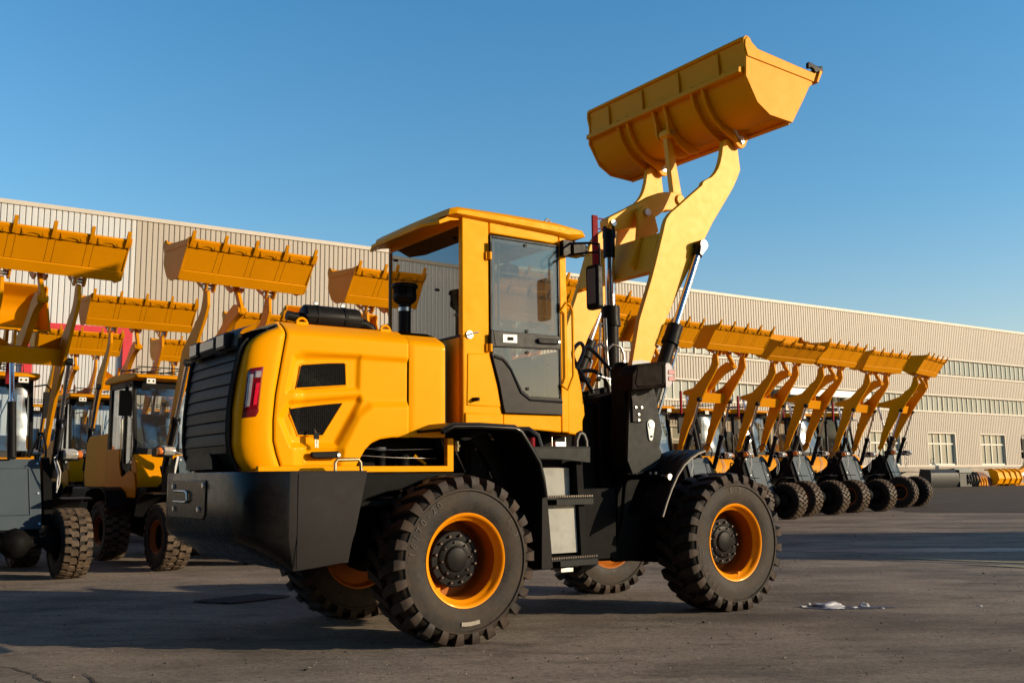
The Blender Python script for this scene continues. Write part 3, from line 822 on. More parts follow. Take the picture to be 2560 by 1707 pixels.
# --- door (right side, near) and its twin
door_lower = [(.434, 1.906), (.527, 1.893), (.579, 1.852), (.640, 1.755), (.698, 1.661), (.766, 1.618), (1.062, 1.612), (1.062, 1.490), (.545, 1.490), (.532, 1.535), (.498, 1.70)]
for sg in (1, -1):
    d = MB().mat('doorgrey')
    def P(poly, o0, o1): d.prism(poly, -sg * o0, -sg * o1)
    P(door_lower, .540, .572)
    P([(.434, 2.075), (1.060, 2.078), (1.060, 1.975), (.452, 1.957), (.434, 1.957)], .540, .566)
    # slim frame round both panes
    P([(.432, 2.075), (.432, 2.770), (.452, 2.770), (.452, 2.075)], .535, .560)
    P([(1.046, 2.078), (1.046, 2.772), (1.062, 2.772), (1.062, 2.078)], .535, .560)
    P([(.452, 2.752), (.452, 2.770), (1.046, 2.772), (1.046, 2.754)], .535, .560)
    P([(1.050, 1.612), (1.050, 1.975), (1.062, 1.975), (1.062, 1.612)], .535, .560)
    do = d.build('door', L0, bevel=.004)
    do['label'] = 'dark grey cab door with glass above and below'
    d = MB().mat('doorgrey')
    rp_ = [(.455, 1.885), (.530, 1.868), (.600, 1.80), (.685, 1.640), (.765, 1.590), (1.058, 1.584)]
    d.tube([(x, -sg * .571, z) for x, z in rp_], .010, 8)
    d.build('door_ridge', do)
    MB().mat('bargrey').prism([(.455, 2.070), (1.050, 2.072), (1.050, 1.985), (.470, 1.968)], -sg * .566, -sg * .570).build('cross_bar', do)
    MB().mat('glass_door').prism([(.450, 2.076), (.450, 2.755), (1.050, 2.757), (1.050, 2.078)], -sg * .548, -sg * .553).build('window', do)
    MB().mat('glass_door').prism([(.460, 1.955), (.458, 1.905), (.540, 1.893), (.590, 1.850), (.698, 1.664), (.766, 1.620), (1.052, 1.613), (1.052, 1.972)], -sg * .548, -sg * .553).build('window', do)
    wf = MB().mat('doorgrey')
    for (a, b_, c1, d1) in ((.452, .478, 2.078, 2.755), (1.016, 1.048, 2.078, 2.755), (.478, 1.016, 2.078, 2.110), (.478, 1.016, 2.725, 2.755)):
        wf.prism([(a, c1), (b_, c1), (b_, d1), (a, d1)], -sg * .544, -sg * .547)
    wf.build('glass_border', do)
    h = MB().mat('black').prism([(.83, 2.032), (.845, 2.045), (1.03, 2.048), (1.045, 2.03), (1.03, 2.012), (.86, 2.006), (.84, 2.012)], -sg * .570, -sg * .592)
    h.mat('steel').cyl((1.022, -sg * .59, 2.028), (1.022, -sg * .598, 2.028), .013, n=14)
    h.build('handle', do, bevel=.005)
    lp = MB().mat('bright')
    lp.prism([(.530, 1.992), (.530, 2.052), (.655, 2.056), (.655, 1.996)], -sg * .570, -sg * .574)
    lp.mat('chassis').prism([(.57, 2.010), (.57, 2.034), (.62, 2.036), (.62, 2.012)], -sg * .574, -sg * .578)
    lp.build('latch_plate', do, bevel=.001)
    bt = MB().mat('black')
    for (x, z) in ((.75, 2.732), (.755, 2.092), (.755, 1.935), (.755, 1.672)): bt.cyl((x, -sg * .55, z), (x, -sg * .562, z), .012, n=12)
    bt.build('glass_bolt', do)
    for z in (2.64, 1.975):
        hg = MB().mat('yellow').cyl((.425, -sg * .570, z - .055), (.425, -sg * .570, z + .0), .014, n=12)
        hg.box(.395, .425, -sg * .552, -sg * .565, z - .055, z) if sg < 0 else hg.box(.395, .425, -.565, -.552, z - .055, z)
        hg.mat('black').cyl((.425, -sg * .570, z + .002), (.425, -sg * .570, z + .07), .013, n=12)
        hg.build('hinge', do, bevel=.002)
    rl = MB().mat('yellow').tube([(1.055, -sg * .565, 2.262), (1.086, -sg * .60, 2.330), (1.120, -sg * .61, 2.305), (1.148, -sg * .60, 2.268), (1.147, -sg * .60, 1.784), (1.092, -sg * .60, 1.671), (1.058, -sg * .565, 1.712)], .010, 8)
    rl.build('grab_rail', co)
key = MB().mat('steel').cyl((.258, -.556, 2.03), (.258, -.561, 2.03), .028, n=16).tube([(.258, -.56, 2.03), (.262, -.60, 2.035), (.30, -.605, 2.045)], .006, 6)
key.build('door_stay', co)
MB().mat('black').cyl((.285, -.556, 1.575), (.305, -.60, 1.578), .016, .013, 12).build('rubber_stop', co)

# mirrors and roof work lamps
for sg in (1, -1):
    mr = MB().mat('black')
    y = -sg * .86
    mr.box(1.075, 1.14, min(-sg * .55, -sg * .60), max(-sg * .55, -sg * .60), 2.69, 2.81)
    mr.tube([(1.13, -sg * .585, 2.79), (1.18, y + sg * .10, 2.765), (1.205, y, 2.74), (1.208, y, 2.70), (1.205, y, 2.44), (1.19, y, 2.40)], .009, 8)
    mr.tube([(1.13, -sg * .585, 2.70), (1.17, y + sg * .10, 2.690), (1.205, y, 2.680)], .009, 8)
    mo = mr.build('mirror_arm', L0)
    T = Matrix.Translation((1.125, y, 2.415)) @ Matrix.Rotation(sg * R(4), 4, 'Z')
    sp = [(-.065, -.155), (-.05, -.17), (.05, -.17), (.065, -.15), (.065, .14), (.05, .16), (-.05, .16), (-.065, .14)]
    hs = MB().mat('black').prism(sp, 0, .055, 'x'); hs.v = [tuple(T @ Vector((p[0], p[1], p[2]))) for p in hs.v]
    hs.build('mirror_head', mo, bevel=.014, seg=3)
    gl = MB().mat('mirror').prism([(-.042, -.13), (.042, -.13), (.042, .13), (-.042, .13)], -.006, -.001, 'x'); gl.v = [tuple(T @ Vector(p)) for p in gl.v]
    gl.build('mirror_glass', mo)
    wl = MB().mat('black').box(1.235, 1.36, -sg * .46 - .06, -sg * .46 + .06, 2.735, 2.83).cyl((1.36, -sg * .46, 2.79), (1.385, -sg * .46, 2.79), .052, n=18).box(1.28, 1.30, -sg * .46 - .01, -sg * .46 + .01, 2.83, 2.87)
    wo = wl.build('work_lamp', L0, bevel=.006)
    MB().mat('clearlens').cyl((1.385, -sg * .46, 2.79), (1.388, -sg * .46, 2.79), .045, n=18).build('lens', wo)

# --- rear fenders, platform and steps
FP = [(-.156, 1.333), (-.069, 1.372), (.132, 1.376), (.416, 1.368), (.467, 1.345), (.530, 1.262), (.620, 1.135), (.650, 1.02), (.668, .905)]
for sg in (1, -1):
    fd = MB().mat('black').strip(FP, -sg * .87, -sg * .50, .022)
    fd.mat('bumper').tube([(x, -sg * .868, z - .004) for x, z in FP], .018, 8).mat('black')
    fd.prism([(.60, 1.13), (.69, .90), (.74, .42), (.56, .42), (.53, .80), (.50, 1.0), (.40, 1.18), (.28, 1.30), (.42, 1.34)], -sg * .50, -sg * .535)
    fd.prism([(.655, 1.0), (.70, .90), (.74, .42), (.64, .42)], -sg * .50, -sg * .85)
    fd.build('rear_fender', L0, bevel=.004, smooth=40)
    pf = MB().mat('plate')
    pf.prism([(.58, 1.235), (.58, 1.165), (.80, 1.160), (1.086, 1.136), (1.089, 1.250), (.70, 1.250)], -sg * .85, -sg * .838)
    pf.prism([(.58, 1.245), (1.089, 1.250), (1.089, 1.236), (.58, 1.230)], -sg * .85, -sg * .40)
    pfo = pf.build('platform', L0, bevel=.003)
    stp = MB().mat('chassis')
    stp.prism([(.66, .40), (.66, 1.16), (1.06, 1.16), (1.09, .40)], -sg * .40, -sg * .70)
    stp.prism([(.995, 1.15), (1.055, 1.15), (1.09, .42), (1.03, .42)], -sg * .70, -sg * .80)
    stp.prism([(.675, 1.15), (.690, 1.15), (.715, .42), (.69, .42)], -sg * .70, -sg * .80)
    sto = stp.build('step_box', L0, bevel=.004)
    rs = MB().mat('plate' if sg < 0 else 'riser').prism([(.697, 1.103), (.985, 1.103), (.987, .905), (.699, .905)], -sg * .735, -sg * .705)
    rs.prism([(.708, .845), (1.000, .845), (1.018, .512), (.725, .512)], -sg * .775, -sg * .705)
    rs.build('riser_panel', sto, bevel=.002)
    for z in (.898, .480):
        x0 = .70 if z > .6 else .725
        x1 = 1.108 if z > .6 else 1.139
        tr_ = MB().mat('plate').box(x0 + .08, x1, min(-sg * .85, -sg * .842), max(-sg * .85, -sg * .842), z - .052, z)
        tr_.box(x0, x1, min(-sg * .85, -sg * .70), max(-sg * .85, -sg * .70), z - .014, z)
        tr_.mat('blackbolt')
        nT = 20
        for i in range(nT):
            xx = x0 + (x1 - x0) * (i + .5) / nT
            tr_.box(xx - .006, xx + .006, min(-sg * .849, -sg * .72), max(-sg * .849, -sg * .72), z, z + .012)
        tr_.build('step_tread', sto)
lps = MB().mat('rubber')
for x0 in (1.19,):
    lps.tube([(x0 - .048, -.62, 1.20), (x0 - .045, -.62, 1.30), (x0 - .02, -.62, 1.35), (x0, -.62, 1.358), (x0 + .025, -.62, 1.345), (x0 + .045, -.62, 1.30), (x0 + .05, -.62, 1.20)], .020, 10)
lps.build('hose_loop', L0)
lps = MB().mat('rubber')
lps.tube([(.62, -.60, 1.372), (.70, -.64, 1.372), (.76, -.66, 1.33), (.79, -.66, 1.24)], .022, 10)
lps.build('hose_loop', L0)
lps = MB().mat('steel').box(.88, .97, -.72, -.66, 1.25, 1.285).cyl((.86, -.70, 1.25), (.86, -.70, 1.32), .004, n=6).cyl((.98, -.70, 1.25), (.98, -.70, 1.32), .004, n=6)
lps.build('valve_block', L0)
MB().mat('red').cyl((.79, -.55, 1.25), (.79, -.55, 1.32), .025, n=10).build('filler_cap', L0)
MB().mat('steel').box(.83, .94, -.82, -.74, .385, .415).build('step_hinge', L0, bevel=.003)

# --- front frame / boom tower
ft = MB().mat('chassis')
ft.prism([(1.78, 1.93), (1.80, 1.945), (1.92, 1.945), (1.935, 1.89), (1.925, 1.70), (1.90, 1.40), (1.86, 1.16), (1.84, .38), (1.70, .38), (1.74, 1.16), (1.765, 1.75)], -.40, -.33)
ft.prism([(1.78, 1.93), (1.80, 1.945), (1.92, 1.945), (1.935, 1.89), (1.925, 1.70), (1.90, 1.40), (1.86, 1.16), (1.84, .38), (1.70, .38), (1.74, 1.16), (1.765, 1.75)], .33, .40)
ft.prism([(1.57, .39), (1.62, 1.0), (1.62, 1.66), (1.92, 1.73), (2.22, 1.70), (2.27, 1.20), (2.55, .80), (2.60, .36)], -.33, .33)
ft.prism([(1.64, .40), (1.76, .72), (1.80, 1.0), (2.2, 1.1), (2.40, .70), (2.25, .345)], -.42, -.33)
ft.prism([(1.52, 1.655), (1.52, 1.69), (2.06, 1.80), (2.10, 1.735), (1.80, 1.70)], -.06, .06)
ft.box(1.05, 1.60, -.30, .30, .40, 1.62); ft.box(1.25, 1.62, -.50, .50, .42, .95)
fto = ft.build('front_frame', L0, bevel=.008)
tp = [(1.689, 1.635), (1.70, 1.70), (1.74, 1.86), (1.80, 1.90), (1.93, 1.80), (1.972, 1.645), (1.985, 1.567), (2.023, 1.381), (1.989, 1.26), (2.012, 1.213), (1.95, 1.10), (1.70, 1.05), (1.649, 1.159), (1.664, 1.374)]
for sg in (1, -1):
    o = MB().mat('plate').prism(tp, -sg * .615, -sg * .585).build('tower_plate', L0, bevel=.004)
    i_ = MB().mat('chassis').prism(tp, -sg * .40, -sg * .43)
    i_.box(1.66, 1.72, min(-sg * .43, -sg * .585), max(-sg * .43, -sg * .585), 1.06, 1.88)
    i_.prism([(1.66, 1.06), (2.0, 1.10), (2.0, 1.14), (1.66, 1.10)], -sg * .43, -sg * .585).build('tower_inner', L0, bevel=.004)
    td = MB().mat('bright')
    cx, cz = 1.895, 1.435
    pts = [(cx + .040 * math.cos(R(a)), cz + .040 * math.sin(R(a))) for a in range(-10, 191, 20)] + [(cx - .004 + .020 * math.cos(R(a)), cz - .105 + .020 * math.sin(R(a))) for a in range(190, 351, 20)]
    td.prism(pts, -sg * .615, -sg * .626)
    tdo = td.build('pin_retainer', o, bevel=.002)
    MB().mat('steel').cyl((cx, -sg * .626, cz), (cx, -sg * .634, cz), .026, n=20).mat('chassis').cyl((cx - .002, -sg * .626, cz - .092), (cx - .002, -sg * .634, cz - .092), .008, n=8).build('pin', o)
    # headlamp on its bracket
    hb = MB().mat('black').prism([(1.700, 1.450), (1.700, 1.61), (1.68, 1.70), (1.90, 1.72), (1.87, 1.676), (1.816, 1.584), (1.807, 1.45)], -sg * .616, -sg * .632)
    hbo = hb.build('lamp_bracket', L0, bevel=.003)
    bb = MB().mat('steel')
    for (x, z) in ((1.73, 1.565), (1.79, 1.565), (1.757, 1.51), (1.757, 1.467)): bb.cyl((x, -sg * .632, z), (x, -sg * .642, z), .010, n=8)
    bb.build('bolt', hbo)
    hl = MB().mat('headshell').prism([(1.586, 1.835), (1.60, 1.862), (1.626, 1.880), (1.882, 1.915), (1.912, 1.905), (1.907, 1.735), (1.849, 1.706), (1.542, 1.672), (1.55, 1.80)], -sg * .63, -sg * .80)
    hlo = hl.build('headlamp', L0, bevel=.014, seg=3)
    rib_ = MB().mat('headshell')
    rr_ = [(1.60, 1.705), (1.585, 1.73), (1.615, 1.845), (1.635, 1.86), (1.855, 1.892), (1.875, 1.875), (1.870, 1.745), (1.855, 1.728)]
    rib_.tube([(x, -sg * .801, z) for x, z in rr_], .006, 6, closed=True)
    for (x, z) in ((1.893, 1.895), (1.888, 1.742)): rib_.cyl((x, -sg * .80, z), (x, -sg * .806, z), .008, n=8)
    rib_.build('moulding', hlo)
    rows = []
    for yy in (.635, .70, .76, .795):
        bulge = .095 * (1 - ((yy - .715) / .10) ** 2 * .35)
        rows.append([(1.905 + bulge * k, -sg * yy, z) for k, z in ((0, 1.902), (.55, 1.905), (.9, 1.885), (1, 1.84), (1, 1.80), (.85, 1.745), (.5, 1.715), (0, 1.712))])
    ln = MB().mat('clearlens').grid(rows); ln.add(rows[0], [tuple(range(8))]); ln.add(rows[-1], [tuple(range(8))])
    ln.build('lens', hlo, smooth=60)
    rows = [[(1.990, -sg * yy, z) for z in (1.76, 1.86)] for yy in (.66, .77)]
    MB().mat('redlens').box(1.93, 2.003, min(-sg * .66, -sg * .799), max(-sg * .66, -sg * .799), 1.765, 1.80).box(1.93, 2.003, min(-sg * .66, -sg * .799), max(-sg * .66, -sg * .799), 1.815, 1.85).build('indicator', hlo, bevel=.004)
    # front fender
    FF = [(1.742, .740), (1.79, .845), (1.845, .945), (1.912, 1.045), (1.98, 1.117), (2.06, 1.172), (2.14, 1.208), (2.215, 1.228)]
    ff = MB().mat('black').strip(FF, -sg * .88, -sg * .50, .012)
    ff.tube([(x, -sg * .65, z + .012) for x, z in FF[1:-1]], .012, 6); ff.tube([(x, -sg * .75, z + .012) for x, z in FF[1:-1]], .012, 6)
    ff.mat('signmark').tube([(x, -sg * .885, z - .002) for x, z in FF], .008, 8)
    ff.build('front_fender', L0, smooth=50)
    br = MB().mat('steel').tube([(1.86, -sg * .40, 1.03), (1.86, -sg * .84, 1.03)], .013, 10).mat('chassis').tube([(1.84, -sg * .40, 1.03), (1.84, -sg * .80, 1.03)], .02, 8)
    br.mat('steel').cyl((1.855, -sg * .84, 1.03), (1.855, -sg * .86, 1.03), .024, n=12)
    for yy in (.50, .66, .72): br.cyl((1.84, -sg * yy, 1.05), (1.84, -sg * yy, 1.07), .012, n=8)
    br.build('fender_stay', L0)

# --- boom
arm = [(1.816, 1.93), (1.903, 2.275), (2.049, 2.625), (2.104, 2.770), (2.170, 2.960), (2.205, 3.060), (2.222, 3.115), (2.245, 3.165), (2.292, 3.220), (2.397, 3.301), (2.540, 3.415), (2.684, 3.527), (2.690, 3.549), (2.715, 3.572),
       (2.761, 3.597), (2.806, 3.620), (2.850, 3.660), (2.890, 3.710), (2.920, 3.770), (2.945, 3.845), (2.960, 3.920), (2.975, 3.972), (3.010, 4.005), (3.06, 4.012), (3.155, 3.970), (3.160, 3.889), (3.178, 3.748), (3.134, 3.663), (3.071, 3.560),
       (2.794, 3.205), (2.609, 2.930), (2.480, 2.745), (2.344, 2.540), (2.180, 2.270), (2.015, 1.94), (1.96, 1.80), (1.84, 1.72), (1.76, 1.78), (1.765, 1.86)]
bm_ = MB().mat('boom')
for y in (-.49, .49): bm_.prism(arm, y - .024, y + .024)
bm_.mat('boom').prism([(2.085, 2.705), (2.135, 2.690), (2.275, 3.030), (2.225, 3.055), (2.180, 3.010)], -.468, .468)
# lugs carrying the bell crank
lug = [(2.20, 3.03), (2.245, 3.06), (2.277, 3.314), (2.300, 3.350), (2.332, 3.374), (2.362, 3.378), (2.395, 3.370), (2.420, 3.340), (2.468, 3.292), (2.505, 3.170), (2.34, 3.02), (2.27, 2.96)]
for y in (-.13, .13): bm_.prism(lug, y - .015, y + .015)
bm_.prism([(2.10, 2.74), (2.04, 2.80), (2.17, 3.05), (2.23, 3.04)], -.27, -.255); bm_.prism([(2.10, 2.74), (2.04, 2.80), (2.17, 3.05), (2.23, 3.04)], .255, .27)
bmo = bm_.build('boom', L0, bevel=.004)
MB().mat('primer').prism([(1.800, 1.865), (1.816, 1.942), (1.90, 1.955), (2.005, 1.950), (1.97, 1.86)], -.5155, -.5185).build('bare_patch', bmo)
bc = MB().mat('boom').prism([(1.993, 3.200), (2.000, 3.232), (2.025, 3.252), (2.20, 3.345), (2.443, 3.472), (2.547, 3.532), (2.600, 3.555), (2.652, 3.570), (2.723, 3.585), (2.80, 3.596), (2.895, 3.594), (2.870, 3.52), (2.830, 3.455), (2.78, 3.425), (2.680, 3.409), (2.574, 3.335), (2.42, 3.23), (2.167, 3.162), (2.086, 3.138), (2.040, 3.132), (2.005, 3.155)], -.055, .055)
bc.cyl((2.363, -.11, 3.315), (2.363, .11, 3.315), .06)
bco = bc.build('bell_crank', bmo, bevel=.006)
pn = MB().mat('steel')
for y in (-.158, .158): pn.cyl((2.363, y - .012, 3.315), (2.363, y + .012, 3.315), .034, n=20)
pn.cyl((2.050, -.075, 3.195), (2.050, .075, 3.195), .028, n=20)
pn.build('pivot_pin', bmo, bevel=.002)
lk = MB().mat('boom').prism([(2.745, 4.19), (2.785, 4.20), (2.81, 4.17), (2.925, 3.60), (2.93, 3.54), (2.88, 3.50), (2.83, 3.50), (2.79, 3.54), (2.815, 3.60)], -.028, .028)
lk.cyl((2.775, -.055, 4.150), (2.775, .055, 4.150), .045).cyl((2.865, -.075, 3.53), (2.865, .075, 3.53), .05)
lk.build('link_rod', bmo, bevel=.006)
rb = MB().mat('red').box(1.832, 1.886, -.05, -.03, 2.72, 3.24).tube([(1.88, -.04, 3.218), (1.96, -.04, 3.222)], .006, 6).tube([(1.88, -.04, 3.13), (1.96, -.04, 3.132)], .006, 6)
rb.build('level_indicator', bmo)

# lift cylinders
def cylinder(p0, p1, rb_, rr_, frac, name='lift_cylinder', port=1, ysg=1):
    p0, p1 = Vector(p0), Vector(p1); d = (p1 - p0).normalized(); L = (p1 - p0).length; m = p0 + d * (L * frac)
    b = MB().mat('black').cyl(p0 + d * .05, m - d * .13, rb_, n=24).cyl(m - d * .13, m, rb_ * 1.18, n=24).cyl(m - d * .17, m - d * .13, rb_ * 1.28, n=24)
    b.cyl(p0 - Vector((0, .05, 0)), p0 + Vector((0, .05, 0)), .06, n=16)
    for i in range(8):
        a = 2 * math.pi * i / 8; s_ = d.cross(Vector((0, 1, 0))).normalized()
        off = s_ * math.cos(a) * rb_ * .95 + Vector((0, 1, 0)) * math.sin(a) * rb_ * .95
        b.cyl(m + off, m + off + d * .012, .007, n=6)
    if port:
        s_ = Vector((d.z, 0, -d.x)) * port
        a = m - d * .16 + s_ * rb_ * 1.7; c = p0 + d * .14 + s_ * rb_ * 1.9
        b.mat('steel').tube([m - d * .155 + s_ * rb_, a], .016, 8).tube([a, a - d * .05, c], .011, 8)
    bo_ = b.build(name, L0, smooth=40)
    r = MB().mat('chrome').cyl(m - d * .02, p1 - d * .08, rr_, n=20)
    r.build('rod', bo_)
    e = MB().mat('black').cyl(p1 - d * .10, p1 - d * .02, rr_ * 1.35, n=16).cyl(p1 - Vector((0, .035, 0)), p1 + Vector((0, .035, 0)), .048, n=20)
    e.build('rod_eye', bo_)
    return bo_
for sg in (1, -1):
    cylinder((1.895, -sg * .545, 1.435), (2.588, -sg * .555, 2.965), .056, .030, .535, port=1)
    tr2 = MB().mat('bright')
    cx, cz = 2.588, 2.968
    pts = [(cx + .044 * math.cos(R(a)), cz + .044 * math.sin(R(a))) for a in range(-30, 211, 20)] + [(cx - .035 + .018 * math.cos(R(a)), cz - .075 + .018 * math.sin(R(a))) for a in range(200, 341, 20)]
    tr2.prism(pts, -sg * .595, -sg * .603)
    tr2.build('pin_cap', bmo, bevel=.002)
cylinder((2.04, 0, 1.74), (2.055, 0, 3.195), .068, .043, .505, 'tilt_cylinder', port=-1)
MB().mat('black').cyl((2.046, 0, 2.90), (2.052, 0, 3.13), .052, n=24).cyl((2.052, 0, 3.08), (2.053, 0, 3.13), .058, n=24).build('dust_sleeve', L0)
hs = MB().mat('rubber')
for pts, r in (([(1.15, -.30, 1.90), (1.30, -.22, 1.78), (1.50, -.15, 1.86), (1.66, -.1, 2.05), (1.62, -.1, 2.12), (1.55, -.1, 2.0), (1.75, -.1, 1.72)], .016),
               ([(1.70, -.1, 2.10), (1.80, -.12, 2.02), (1.93, -.14, 1.90), (2.02, -.14, 1.86), (2.07, -.14, 1.92), (2.06, -.14, 1.98)], .017),
               ([(1.52, 0, 1.80), (1.62, -.05, 1.88), (1.78, -.08, 1.90), (1.90, -.1, 1.82), (1.93, -.1, 1.70), (1.93, -.1, 1.60)], .018),
               ([(1.50, .1, 1.75), (1.60, .1, 1.83), (1.75, .08, 1.86), (1.85, .05, 1.84)], .018),
               ([(1.50, .15, 1.70), (1.58, .15, 1.80), (1.72, .1, 1.84), (1.85, .05, 1.83)], .018)):
    P_ = [Vector(p) for p in pts]; sp = []
    for i in range(len(P_) - 1):
        p0, p1, p2, p3 = P_[max(0, i - 1)], P_[i], P_[i + 1], P_[min(len(P_) - 1, i + 2)]
        for k in range(6):
            t = k / 6
            sp.append(.5 * ((2 * p1) + (p2 - p0) * t + (2 * p0 - 5 * p1 + 4 * p2 - p3) * t * t + (3 * p1 - p0 - 3 * p2 + p3) * t ** 3))
    sp.append(P_[-1]); hs.tube(sp, r, 8)
hs.mat('steel').tube([(1.90, -.10, 2.35), (1.905, -.10, 2.10), (1.93, -.1, 1.78)], .014, 8).tube([(1.91, -.1, 2.08), (1.96, -.12, 2.13), (2.03, -.14, 2.11), (2.06, -.14, 2.05), (2.06, -.14, 1.97)], .012, 8)
hs.tube([(1.91, -.1, 2.08), (1.85, -.1, 2.13), (1.80, -.1, 2.10), (1.79, -.1, 2.02)], .012, 8).tube([(1.80, -.1, 1.86), (1.98, -.1, 1.83)], .013, 8).cyl((1.93, -.1, 1.55), (1.93, -.1, 1.62), .014, n=6)
hs.cyl((2.06, -.14, 1.90), (2.06, -.14, 2.0), .018, n=6)
hs.build('hydraulic_hose', L0, smooth=60)

# --- bucket
def bucket_parts(mat, teeth, tooth_mat, with_cutter):
    """profile around the bucket pin at the origin; returns list of (name, MB)"""
    ox, oz = 3.14, 4.00
    A = lambda pts: [(x - ox, z - oz) for x, z in pts]
    side_ = A([(2.690, 4.61), (2.693, 4.672), (2.715, 4.697), (2.740, 4.703), (2.773, 4.694), (2.792, 4.665), (2.815, 4.640), (2.864, 4.618), (3.526, 4.582), (3.664, 4.598), (3.596, 4.481), (3.534, 4.434), (3.457, 4.313), (3.278, 4.051), (2.987, 4.059), (2.834, 4.138), (2.704, 4.342), (2.715, 4.511)])
    HW_ = 1.02
    out = []
    s_ = MB().mat(mat)
    for y in (-HW_, HW_): s_.prism(side_, y - .012, y + .012)
    # doubled strip along the top of each side plate
    band = A([(2.700, 4.600), (2.706, 4.66), (2.740, 4.695), (2.790, 4.650), (2.864, 4.606), (3.526, 4.570), (3.655, 4.590), (3.600, 4.487), (3.519, 4.493), (2.727, 4.518)])
    for sg in (-1, 1): s_.prism(band, sg * (HW_ + .012), sg * (HW_ + .022))
    # shell: back wall, curved underside, bottom plate up to the cutting edge
    sh = [(2.705, 4.665), (2.722, 4.511), (2.716, 4.40), (2.735, 4.32)]
    for i in range(11):
        a = R(198 + i * 9.5); sh.append((3.06 + .315 * math.cos(a), 4.375 + .300 * math.sin(a)))
    sh += [(3.262, 4.070), (3.455, 4.335), (3.60, 4.545)]
    s_.strip(A(sh), -HW_ + .012, HW_ - .012, .016)
    s_.tube([(2.700 - ox, y, 4.672 - oz) for y in (-HW_ + .01, HW_ - .01)], .018, 8)
    # heel wear plate and edge plate
    def Q(a, b_): return (3.262 + .5797 * a + .8148 * b_, 4.070 + .8148 * a - .5797 * b_)
    s_.prism(A([Q(-.03, -.01), Q(-.03, .022), Q(.125, .022), Q(.135, .010), Q(.135, -.01)]), -HW_ + .013, HW_ - .013)
    s_.prism(A([Q(.13, -.004), Q(.13, .008), Q(.50, .008), Q(.50, -.004)]), -HW_ + .013, HW_ - .013)
    s_.prism(A([Q(.495, -.01), Q(.495, .016), Q(.500, .020), Q(.615, .020), Q(.630, .008), Q(.630, -.01)]), -HW_ + .0, HW_ - .0)
    if teeth:
        s_.mat('seam')
        for y in (-.545, -.455, -.045, .045, .455, .545): s_.tube([(q[0], y, q[1]) for q in A([Q(.13, .007), Q(.495, .007)])], .0045, 4)
        s_.tube([(A([Q(.494, .009)])[0][0], y, A([Q(.494, .009)])[0][1]) for y in (-HW_ + .02, HW_ - .02)], .009, 4)
        s_.tube([(A([Q(.137, .009)])[0][0], y, A([Q(.137, .009)])[0][1]) for y in (-HW_ + .02, HW_ - .02)], .004, 4)
        s_.mat(mat)
    # back ledge and stiffening ribs
    s_.prism(A([(2.720, 4.440), (2.655, 4.420), (2.650, 4.375), (2.720, 4.375)]), -HW_ + .02, HW_ - .02)
    for y in (-.72, -.24, .24, .72): s_.prism(A([(2.710, 4.66), (2.690, 4.62), (2.700, 4.44), (2.722, 4.44)]), y - .02, y + .02)
    lugp = A([(2.655, 4.430), (2.690, 4.44), (2.722, 4.33), (2.80, 4.19), (2.90, 4.10), (3.02, 4.062), (3.255, 4.060), (3.235, 4.025), (3.195, 3.955), (3.160, 3.930), (3.120, 3.928), (3.085, 3.950), (3.060, 3.985), (2.92, 4.045), (2.80, 4.130), (2.71, 4.25)])
    for y in (-.555, -.425, .425, .555): s_.prism(lugp, y - .013, y + .013)
    cl_ = A([(2.655, 4.43), (2.700, 4.43), (2.735, 4.31), (2.82, 4.16), (2.94, 4.085), (3.12, 4.05), (3.10, 4.005), (2.98, 3.985), (2.84, 4.055), (2.80, 4.100), (2.765, 4.105), (2.735, 4.115), (2.72, 4.16), (2.715, 4.25)])
    for y in (-.075, .075): s_.prism(cl_, y - .013, y + .013)
    out.append(('bucket', s_))
    p_ = MB().mat('steel')
    for y in (-.49, .49): p_.cyl((0, y - .085, 0), (0, y + .085, 0), .030, n=18)
    p_.cyl((2.775 - ox, -.10, 4.150 - oz), (2.775 - ox, .10, 4.150 - oz), .026, n=16)
    out.append(('bucket_pin', p_))
    if teeth:
        bx, bz = 3.262 + .5797 * .53 + .8148 * .020 - ox, 4.070 + .8148 * .53 - .5797 * .020 - oz
        ux, uz = .57, .822; nx, nz = .822, -.57
        for i in range(5):
            y = -.98 + i * .49
            t_ = MB().mat(tooth_mat)
            q = [(-.015, -.002), (-.015, .018), (.08, .032), (.225, .006), (.225, -.012), (.09, -.016)]
            t_.prism([(bx + a * ux + b_ * nx, bz + a * uz + b_ * nz) for a, b_ in q], y - .024, y + .024)
            t_.mat('seam').tube([(bx + a * ux + .008 * nx, y + .022, bz + a * uz + .008 * nz) for a in (-.02, .09)], .006, 4)
            out.append(('tooth', t_))
        for i in range(4):
            y = -.735 + i * .49
            t_ = MB().mat(tooth_mat)
            q = [(-.055, .0), (-.055, .022), (.095, .022), (.105, .0)]
            P2 = lambda a, b_: (bx + a * ux + b_ * nx, bz + a * uz + b_ * nz)
            vs = []; ol = [(-.15, -.020), (-.155, .065), (.155, .065), (.15, -.020), (.095, -.020), (.06, .010), (0, .020), (-.06, .010), (-.095, -.020)]
            for h_ in (-.002, .010):
                for yy, a in ol:
                    x_, z_ = P2(a, h_); vs.append((x_, y + yy, z_))
            n_ = len(ol)
            t_.add(vs, [tuple(range(n_)), tuple(range(2 * n_ - 1, n_ - 1, -1))] + [(k, (k + 1) % n_, (k + 1) % n_ + n_, k + n_) for k in range(n_)])
            t_.mat('seam').tube([(P2(a - .004, .004)[0], y + yy, P2(a - .004, .004)[1]) for yy, a in ((-.152, .06), (-.152, -.022), (-.095, -.022), (-.06, .010), (0, .020), (.06, .010), (.095, -.022), (.15, -.022))], .006, 4).mat(tooth_mat)
